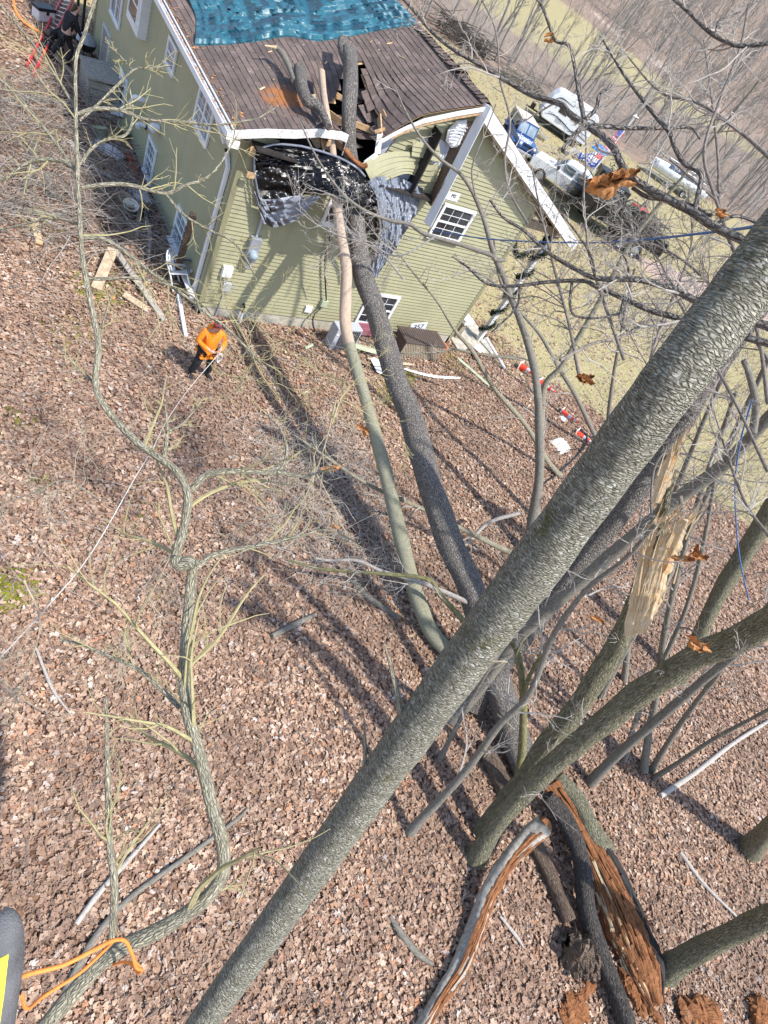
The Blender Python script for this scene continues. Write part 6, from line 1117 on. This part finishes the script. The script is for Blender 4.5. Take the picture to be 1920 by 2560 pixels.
m.build('windshield_frame',MT['jeep_blue'],t,world=False); m=MB(); m.box((-.55,.705,1.46),(.85,.02,.46)); m.box((-.55,-.705,1.46),(.85,.02,.46)); m.build('side_window',MT['glass_blue'],t,world=False)
m=MB(); 
for k_ in range(7): m.box((1.84,-.30+.10*k_,.88),(.03,.05,.34),[[.99,0,-.1],[0,1,0],[.1,0,.99]])
m.build('grille',MT['black_ink'],t,world=False)
for s_ in (-1,1): m=MB(); m.lathe([(0,.04),(.08,.03),(.10,0),(.10,-.03)],(1.87,s_*.55,.92),16,[[0,1,0],[0,0,1],[1,0,0]]); m.build('headlight',MT['white'],t,world=False,smooth=True)
m=MB(); m.box((2.05,0,.55),(.16,1.5,.16)); m.build('bumper',MT['alum'],t,world=False,bevel=.02); wheelset(t,(1.2,-1.2),.78,.38)
# camper
hc=heading((1352,312),(1438,372)); L_=4.6
t=thing('camper_trailer','white travel camper with two dark windows and black swirls','camper',tuple(G(1400,345,0)+np.array([.2,.6,0])),hc)
body=[(-2.1,.55),(2.1,.55),(2.45,1.1),(2.1,2.2),(1.75,2.62),(1.4,2.72),(-1.75,2.72),(-2.1,2.5)]
m=MB(); side(m,body,1.1); m.build('body',MT['car_white'],t,world=False,bevel=.10)
m=MB(); m.box((2.33,0,1.2),(.03,2.0,.9),[[.93,0,.36],[0,1,0],[-.36,0,.93]]); m.build('nose_guard',MT['grey_plastic'],t,world=False); cs=1 
for x_,w_,h_ in ((.75,.75,.55),(-.35,.62,.5)):
    for s_ in (-1,1): m=MB(); m.box((x_,s_*1.106,1.75),(w_,.03,h_)); m.build('window',MT['glass'],t,world=False,bevel=.012)
m=MB()
for s_ in (-1,1):
    for pts in ([(2.0,.9),(1.2,1.15),(.3,1.05),(-.6,.9),(-1.2,1.2)],[(-.3,.75),(-1.2,.95),(-2.2,.8)],[(.2,2.3),(1.4,2.35),(1.9,2.0)],[(-1.3,1.3),(-1.75,1.75),(-1.3,1.95),(-.95,1.6),(-1.4,1.2),(-2.2,1.2)],[(1.5,1.5),(1.3,2.0),(.9,2.15)],[(-.9,2.1),(-1.7,2.3),(-2.3,2.0)]): m.tube([(p,s_*1.105,q) for p,q in pts],[.008,.03,.045,.03,.008][:len(pts)] if len(pts)==5 else np.interp(np.linspace(0,1,len(pts)),[0,.5,1],[.01,.045,.01]),6,smooth=4)
m.build('swirl_graphic',MT['black_ink'],t,world=False)
m=MB()
for k_,x_ in enumerate((1.7,1.5,1.3,.95)): m.box((x_,1.108,1.15+.02*(k_%2)),(.12,.01,.12)); m.box((x_,-1.108,1.15),(.12,.01,.12))
m.box((.75,1.108,.95),(.5,.01,.25)); m.box((.75,-1.108,.95),(.5,.01,.25)); m.build('decal',MT['grey_plastic'],t,world=False)
m=MB(); m.box((.3,0,2.78),(.7,.6,.16)); m.box((-1.2,.2,2.76),(.4,.4,.1)); m.build('roof_unit',MT['white'],t,world=False,bevel=.03); m=MB(); m.bar((2.2,0,.5),(3.5,0,.48),.1,.1); m.box((3.0,0,.72),(.35,.5,.35)); m.bar((3.4,-.35,.5),(3.4,.35,.5),.06,.06); m.build('hitch',MT['gel_black'],t,world=False); wheelset(t,(-.9,),1.0,.36)
m=MB(); m.box((.1,0,.46),(4.2,1.9,.18)); m.build('chassis',MT['gel_black'],t,world=False)
# white pickup and dump trailer in line
hp_=heading((1335,425),(1440,505)); c=G(1400,486,0)
t=thing('pickup_truck','white pickup truck with crew cab half hidden by the roof edge','truck',tuple(c),hp_)
m=MB(); side(m,[(2.7,.55),(2.75,.95),(2.6,1.15),(1.3,1.25),(-2.9,1.25),(-2.95,.6)],.98); m.build('body',MT['car_white'],t,world=False,bevel=.06)
m=MB(); side(m,[(1.35,1.22),(.65,1.82),(.4,1.90),(-.9,1.90),(-1.15,1.80),(-1.25,1.22)],.82); m.build('cab',MT['car_white'],t,world=False,bevel=.07)
for s_ in (-1,1):
    for x_,w_ in ((.35,.78),(-.62,.78)): m=MB(); m.box((x_,s_*.83,1.53),(w_,.03,.42)); m.build('window',MT['glass_blue'],t,world=False)
m=MB(); m.box((1.03,0,1.53),(.03,1.45,.72),[[.65,0,.76],[0,1,0],[-.76,0,.65]]); m.build('windshield',MT['glass_blue'],t,world=False); m=MB(); m.box((-2.1,0,1.22),(1.5,1.7,.1)); m.bar((-1.35,-.8,1.95),(-1.35,.8,1.95),.08,.08); m.bar((-1.35,-.8,1.2),(-1.35,-.8,1.95),.08,.08); m.bar((-1.35,.8,1.2),(-1.35,.8,1.95),.08,.08); m.build('bed_rack',MT['gel_black'],t,world=False)
for s_ in (-1,1): m=MB(); m.box((-2.96,s_*.85,1.0),(.05,.14,.4)); m.build('tail_light',MT['red_paint'],t,world=False); m=MB(); m.box((2.74,s_*.75,.98),(.06,.34,.2)); m.build('headlight',MT['glass_light'],t,world=False); m=MB(); m.box((1.0,s_*1.08,1.35),(.15,.2,.24)); m.build('mirror',MT['gel_black'],t,world=False,bevel=.02)
wheelset(t,(1.75,-1.75),.88,.40)
ht=heading((1430,510),(1640,640)); c=G(1515,590,0)
t=thing('dump_trailer','black dump trailer heaped with cut branches behind the pickup','trailer',tuple(c),ht); t.scale=(1.2,1.2,1.2)
m=MB(); m.box((0,0,.75),(5.4,2.0,.12)); m.box((0,-1.0,1.1),(5.4,.06,.65)); m.box((0,1.0,1.1),(5.4,.06,.65)); m.box((2.7,0,1.25),(.06,2.0,.95)); 
for x_ in np.linspace(-2.6,2.6,8): m.box((x_,-1.05,1.08),(.07,.06,.62)); m.box((x_,1.05,1.08),(.07,.06,.62))
m.build('bed',MT['gel_black'],t,world=False); m=MB(); m.bar((2.7,0,.6),(4.0,0,.55),.12,.12); m.bar((2.6,-.8,.6),(3.9,0,.55),.08,.1); m.bar((2.6,.8,.6),(3.9,0,.55),.08,.1); m.box((2.95,0,1.0),(.4,1.0,.5)); m.build('drawbar',MT['gel_black'],t,world=False); wheelset(t,(-.45,-1.35),.98,.38)
bpy.context.view_layer.update(); M_=np.array(t.matrix_world); 
hp2=thing('branch_load','heap of cut grey branches piled on the dump trailer','branches',tuple(M_[:3,:3]@np.array([0,0,.9])+M_[:3,3]),ht); hp2.scale=(1.2,1.2,1.3); rg=np.random.RandomState(4); m=MB()
for _ in range(260):
    p=np.array([rg.uniform(-2.3,2.4),rg.uniform(-.9,.9),rg.uniform(0,.9)]); d=rg.normal(0,1,3)*[1,.7,.3]; d/=np.linalg.norm(d); l=rg.uniform(.6,1.8); q=rg.uniform(.01,.05); m.tube([p,p+d*l/2+rg.normal(0,.08,3),p+d*l],[q,q*.8,q*.4],5,cap=False)
o=m.build('boughs',MT['bark_grey'],hp2,world=False); tag(o,kind='stuff')
# red compact loader on the trailer end
lc=G(1575,560,0); t=thing('compact_loader','red compact loader with black boom behind the dump trailer','loader',tuple(lc),ht+.4); m=MB(); m.box((0,0,1.05),(1.5,.95,.35)); side(m,[(-.7,.5),(.7,.5),(.6,.95),(-.7,.95)],.42); m.build('body',MT['red_paint'],t,world=False,bevel=.08)
m=MB(); [m.box((0,s_*.6,.32),(1.7,.26,.5)) for s_ in (-1,1)]; m.build('track',MT['tyre'],t,world=False,bevel=.12); m=MB(); [m.bar((-.7,s_*.55,1.3),(1.5,s_*.5,.6),.10,.16) for s_ in (-1,1)]; m.box((1.7,0,.45),(.3,1.3,.6)); m.build('boom',MT['gel_black'],t,world=False,bevel=.03)
# black rack / machine with panels between pickup and trailer
kc=G(1500,505,0); t=thing('black_machine','black box sided machine beside the branch load under the dead leaves','machine',tuple(kc),ht); m=MB(); m.box((0,0,1.0),(2.6,1.5,1.1)); m.box((1.0,0,1.7),(.9,1.4,.4)); m.build('hull',MT['gel_black'],t,world=False,bevel=.05); m=MB(); m.box((-.4,-.78,1.1),(1.0,.03,.5)); m.build('panel',MT['grey_plastic'],t,world=False)
bpy.context.view_layer.update(); M2=np.array(t.matrix_world)
for s_ in (1,-1): text_part('LOAD TRAIL',.30,MT['car_white'],t,M2[:3,:3]@np.array([.0,s_*.77,1.38])+M2[:3,3],[M2[:3,0]*(-s_),M2[:3,2],M2[:3,1]*s_])
# flag pole with two flags
fb_=G(1460,480,0); t=thing('flag_pole','white pole flying a striped flag and a blue banner','flag pole',tuple(fb_)); top_p=None
h_=[z for z in np.arange(3,14,.1)]; 
def prj(X): c=R@(np.array(X)-CAM); return 960+F*c[0]/c[2],1280+F*c[1]/c[2]
fb_=G(1418,512,0); hh=min(h_,key=lambda z:abs(prj(fb_+[0,0,z])[1]-282)); tx=prj(fb_+[0,0,hh]); t.location=tuple(fb_)
lean=(1592-tx[0])*depth(fb_)/F; topv=np.array([R[0][0]*lean,R[0][1]*lean,hh]); m=MB(); m.tube([(0,0,0),topv],[.05,.035],10); m.build('pole',MT['white'],t,smooth=True,world=False); m=MB(); m.lathe([(0,-.1),(.12,0),(0,.12)],topv,12); m.bar(topv+[-.3,0,0],topv+[.3,0,0],.08,.04); m.build('finial',MT['white'],t,world=False)
def fpt(s): return fb_+topv*s
def flag(name,corners,mat,stripes=None):
    A,B_,C_,D_=[np.array(c) for c in corners]; n=20; g=np.array([[A*(1-a)*(1-b)+B_*a*(1-b)+D_*(1-a)*b+C_*a*b+R[2]*.25*math.sin(a*7+b*4)*a for b in np.linspace(0,1,n)] for a in np.linspace(0,1,n)]); return g
dF=depth(fb_); sA=lambda u,v,dd=0: at(u,v,dF+dd)
g=flag('f',[sA(1558,318,1.2),sA(1512,372,.8),sA(1524,378,.8),sA(1560,335,1.2)],'x')
m=MB()
P0,P1=sA(1556,322),sA(1508,378); P2,P3=sA(1548,342),sA(1520,372)
us=thing('striped_flag','red and white striped flag with blue corner hanging on the white pole','flag',tuple(P0)); 
for i in range(9):
    a,b=i/9,(i+1)/9; L0=sA(1532+10*0,330);  
    A_=sA(1528,338)*(1-a)+sA(1556,322)*a if 0 else None
q=[sA(1551,324),sA(1515,366),sA(1513,381),sA(1520,374),sA(1560,328)]
for nm,mt_,rngs in (('red_stripes','flag_red',range(0,9,2)),('white_stripes','white',range(1,9,2))):
    m=MB()
    for i in rngs:
        a,b=i/9,(i+1)/9; T0=sA(1549,322)*(1-a)+sA(1562,330)*a; T1=sA(1549,322)*(1-b)+sA(1562,330)*b; U0=sA(1510,366)*(1-a)+sA(1524,382)*a; U1=sA(1510,366)*(1-b)+sA(1524,382)*b
        G_=np.array([[T0*(1-s)+U0*s+R[2]*.2*math.sin(s*9),T1*(1-s)+U1*s+R[2]*.2*math.sin(s*9+.5)] for s in np.linspace(0,1,12)]); m.grid(G_)
    m.build(nm,MT[mt_],us,solid=.01)
m=MB(); g=np.array([[sA(1551,322,-.3)*(1-s)+sA(1541,335,-.3)*s,sA(1562,327,-.3)*(1-s)+sA(1550,344,-.3)*s] for s in np.linspace(0,1,5)]); m.grid(g); m.build('canton',MT['flag_blue'],us,solid=.01)
bf=thing('blue_banner','blue banner with white lettering blocks and a red band on the white pole','flag',tuple(sA(1512,386)))
TL,TR,BR,BL_=sA(1446,392,.6),sA(1512,388),sA(1489,419),sA(1451,396,.4)
m=MB(); corners=[sA(1452,380,.5),sA(1512,386),sA(1489,420),sA(1447,393,.5)]
def bl2(a,b,o=0): A,B_,C_,D_=corners; return A*(1-a)*(1-b)+B_*a*(1-b)+C_*a*b+D_*(1-a)*b+R[2]*(.15*math.sin(a*8+b*2)-o)
m.grid(np.array([[bl2(a,b) for b in np.linspace(0,1,10)] for a in np.linspace(0,1,20)])); m.build('cloth',MT['flag_blue'],bf,solid=.01)
m=MB(); m.grid(np.array([[bl2(a,b,.05) for b in np.linspace(0,.35,5)] for a in np.linspace(.72,.98,6)])); m.build('red_band',MT['flag_red'],bf)
m=MB(); rg=np.random.RandomState(2)
for r_,(b0,b1) in enumerate(((.05,.25),(.35,.68),(.76,.88))):
    a=.08
    while a<(.66 if r_==0 else .84): w_=rg.uniform(.06,.10)*(1 if r_<2 else .5); m.grid(np.array([[bl2(x,y,.06) for y in (b0,(b0+b1)/2,b1)] for x in (a,a+w_)])); a+=w_+.03
m.build('lettering',MT['white'],bf)
# fire pit, blue bag, boat, wood heap
c=G(1460,402,0); t=thing('fire_pit','ring of pale stones full of ash and cans on the lawn','fire pit',tuple(c)); m=MB(); rg=np.random.RandomState(3)
for k_ in range(170): a=rg.uniform(0,6.28); r_=rg.uniform(.1,1.5); m.box((r_*math.cos(a)*1.5,r_*math.sin(a),rg.uniform(0,.15)),rg.uniform(.06,.22,3),[[math.cos(a),math.sin(a),.2],[-math.sin(a),math.cos(a),0],[0,-.2,1]])
m.build('stones',MT['stone'],t,world=False,bevel=.02); m=MB()
for k_ in range(60): a=rg.uniform(0,6.28); r_=rg.uniform(0,1.1); m.box((r_*math.cos(a)*1.4,r_*math.sin(a),.12),rg.uniform(.05,.15,3))
m.build('ash',MT['debris'],t,world=False); m=MB()
for k_ in range(26): a=rg.uniform(0,6.28); r_=rg.uniform(0,1.2); m.box((r_*math.cos(a)*1.4,r_*math.sin(a),.18),rg.uniform(.05,.14,3))
m.build('rubbish',MT['cloth_white'],t,world=False)
cloth('crumpled bright blue sheet on the lawn behind the banner',1500,378,1.9,1.3,.5,'blue_bag',12,.4,'blue_sheet')
onbars('log_bench','short grey log bench on the lawn beside the fire pit','bench',[(G(1418,383,.2),G(1440,372,.2),.3,.3)],'wood_grey'); onbars('log_bench','pair of cut logs on the lawn below the fire pit','bench',[(G(1468,445,.2),G(1490,465,.2),.25,.25),(G(1475,440,.2),G(1498,458,.2),.25,.25)],'wood_grey')
t=thing('lawn_chair','slatted chair lying folded on the lawn before the camper','chair',tuple(G(1358,345,.1)),.6); m=MB(); [m.box((.0,-.3+.1*k_,.1),(.9,.05,.03)) for k_ in range(7)]; m.box((-.6,0,.25),(.3,.5,.04)); m.bar((-.7,-.3,.0),(.5,-.3,.35),.04,.04); m.bar((-.7,.3,0),(.5,.3,.35),.04,.04); m.build('slats',MT['wood_grey'],t,world=False)
hb=heading((1615,408),(1740,490)); c=G(1672,470,0); t=thing('covered_boat','silver grey boat on a trailer at the edge of the brush','boat',tuple(c),hb)
m=MB(); rows=[]
for s in np.linspace(0,1,22):
    x_=-3.3+6.6*s; w_=1.15*min(1,(1-s)*3.2+.02)**.6; k_=.45+.55*max(0,s-.6)**1.4*1.6
    rows.append([(x_,w_*a_,z_) for a_,z_ in ((-1,1.5),(-.98,1.1),(-.75,.75+k_*.1),(-.1,.5+k_*.3),(.1,.5+k_*.3),(.75,.75+k_*.1),(.98,1.1),(1,1.5))])
m.grid(np.array(rows)); m.build('hull',MT['boat_hull'],t,world=False,smooth=True,solid=.05); m=MB(); m.box((-.6,0,1.3),(4.2,1.9,.06)); [m.box((x_,0,1.5),(.5,1.5,.35)) for x_ in (-2,-.5,.8)]; m.box((-1.2,.9,1.6),(3.5,.06,.3)); m.build('deck',MT['boat_dark'],t,world=False,bevel=.04)
m=MB(); [m.tube([(x_,-1.1,1.5),(x_+.1,-1.05,2.0),(x_+.1,1.05,2.0),(x_,1.1,1.5)],.03,6) for x_ in (-2.6,-1.2,.2,1.4)]; [m.tube([(-2.6,s_*1.08,1.98),(1.5,s_*1.0,1.98)],.03,6) for s_ in (-1,1)]; m.build('rail',MT['alum'],t,world=False)
m=MB(); m.bar((-2.8,-.5,.4),(4.2,0,.4),.1,.1); m.bar((-2.8,.5,.4),(4.2,0,.4),.1,.1); m.build('cradle',MT['alum'],t,world=False); wheelset(t,(-1.0,),1.0,.33)
hp3=brush('brush_heap',[(1095,60),(1130,75),(1220,140),(1210,160),(1130,115),(1090,80)],260,(1.,2.5),(0,1.2),(.02,.06),'bark_wet',21) ; brush('brush_heap',[(1250,180),(1350,225),(1345,245),(1250,200)],140,(1.,2.5),(0,.8),(.02,.06),'bark_grey',22)
for o in list(SC.objects):
    if o.type=='MESH' and o.parent is None and not o.get('kind') and not o.get('label'): print('UNTAGGED',o.name)
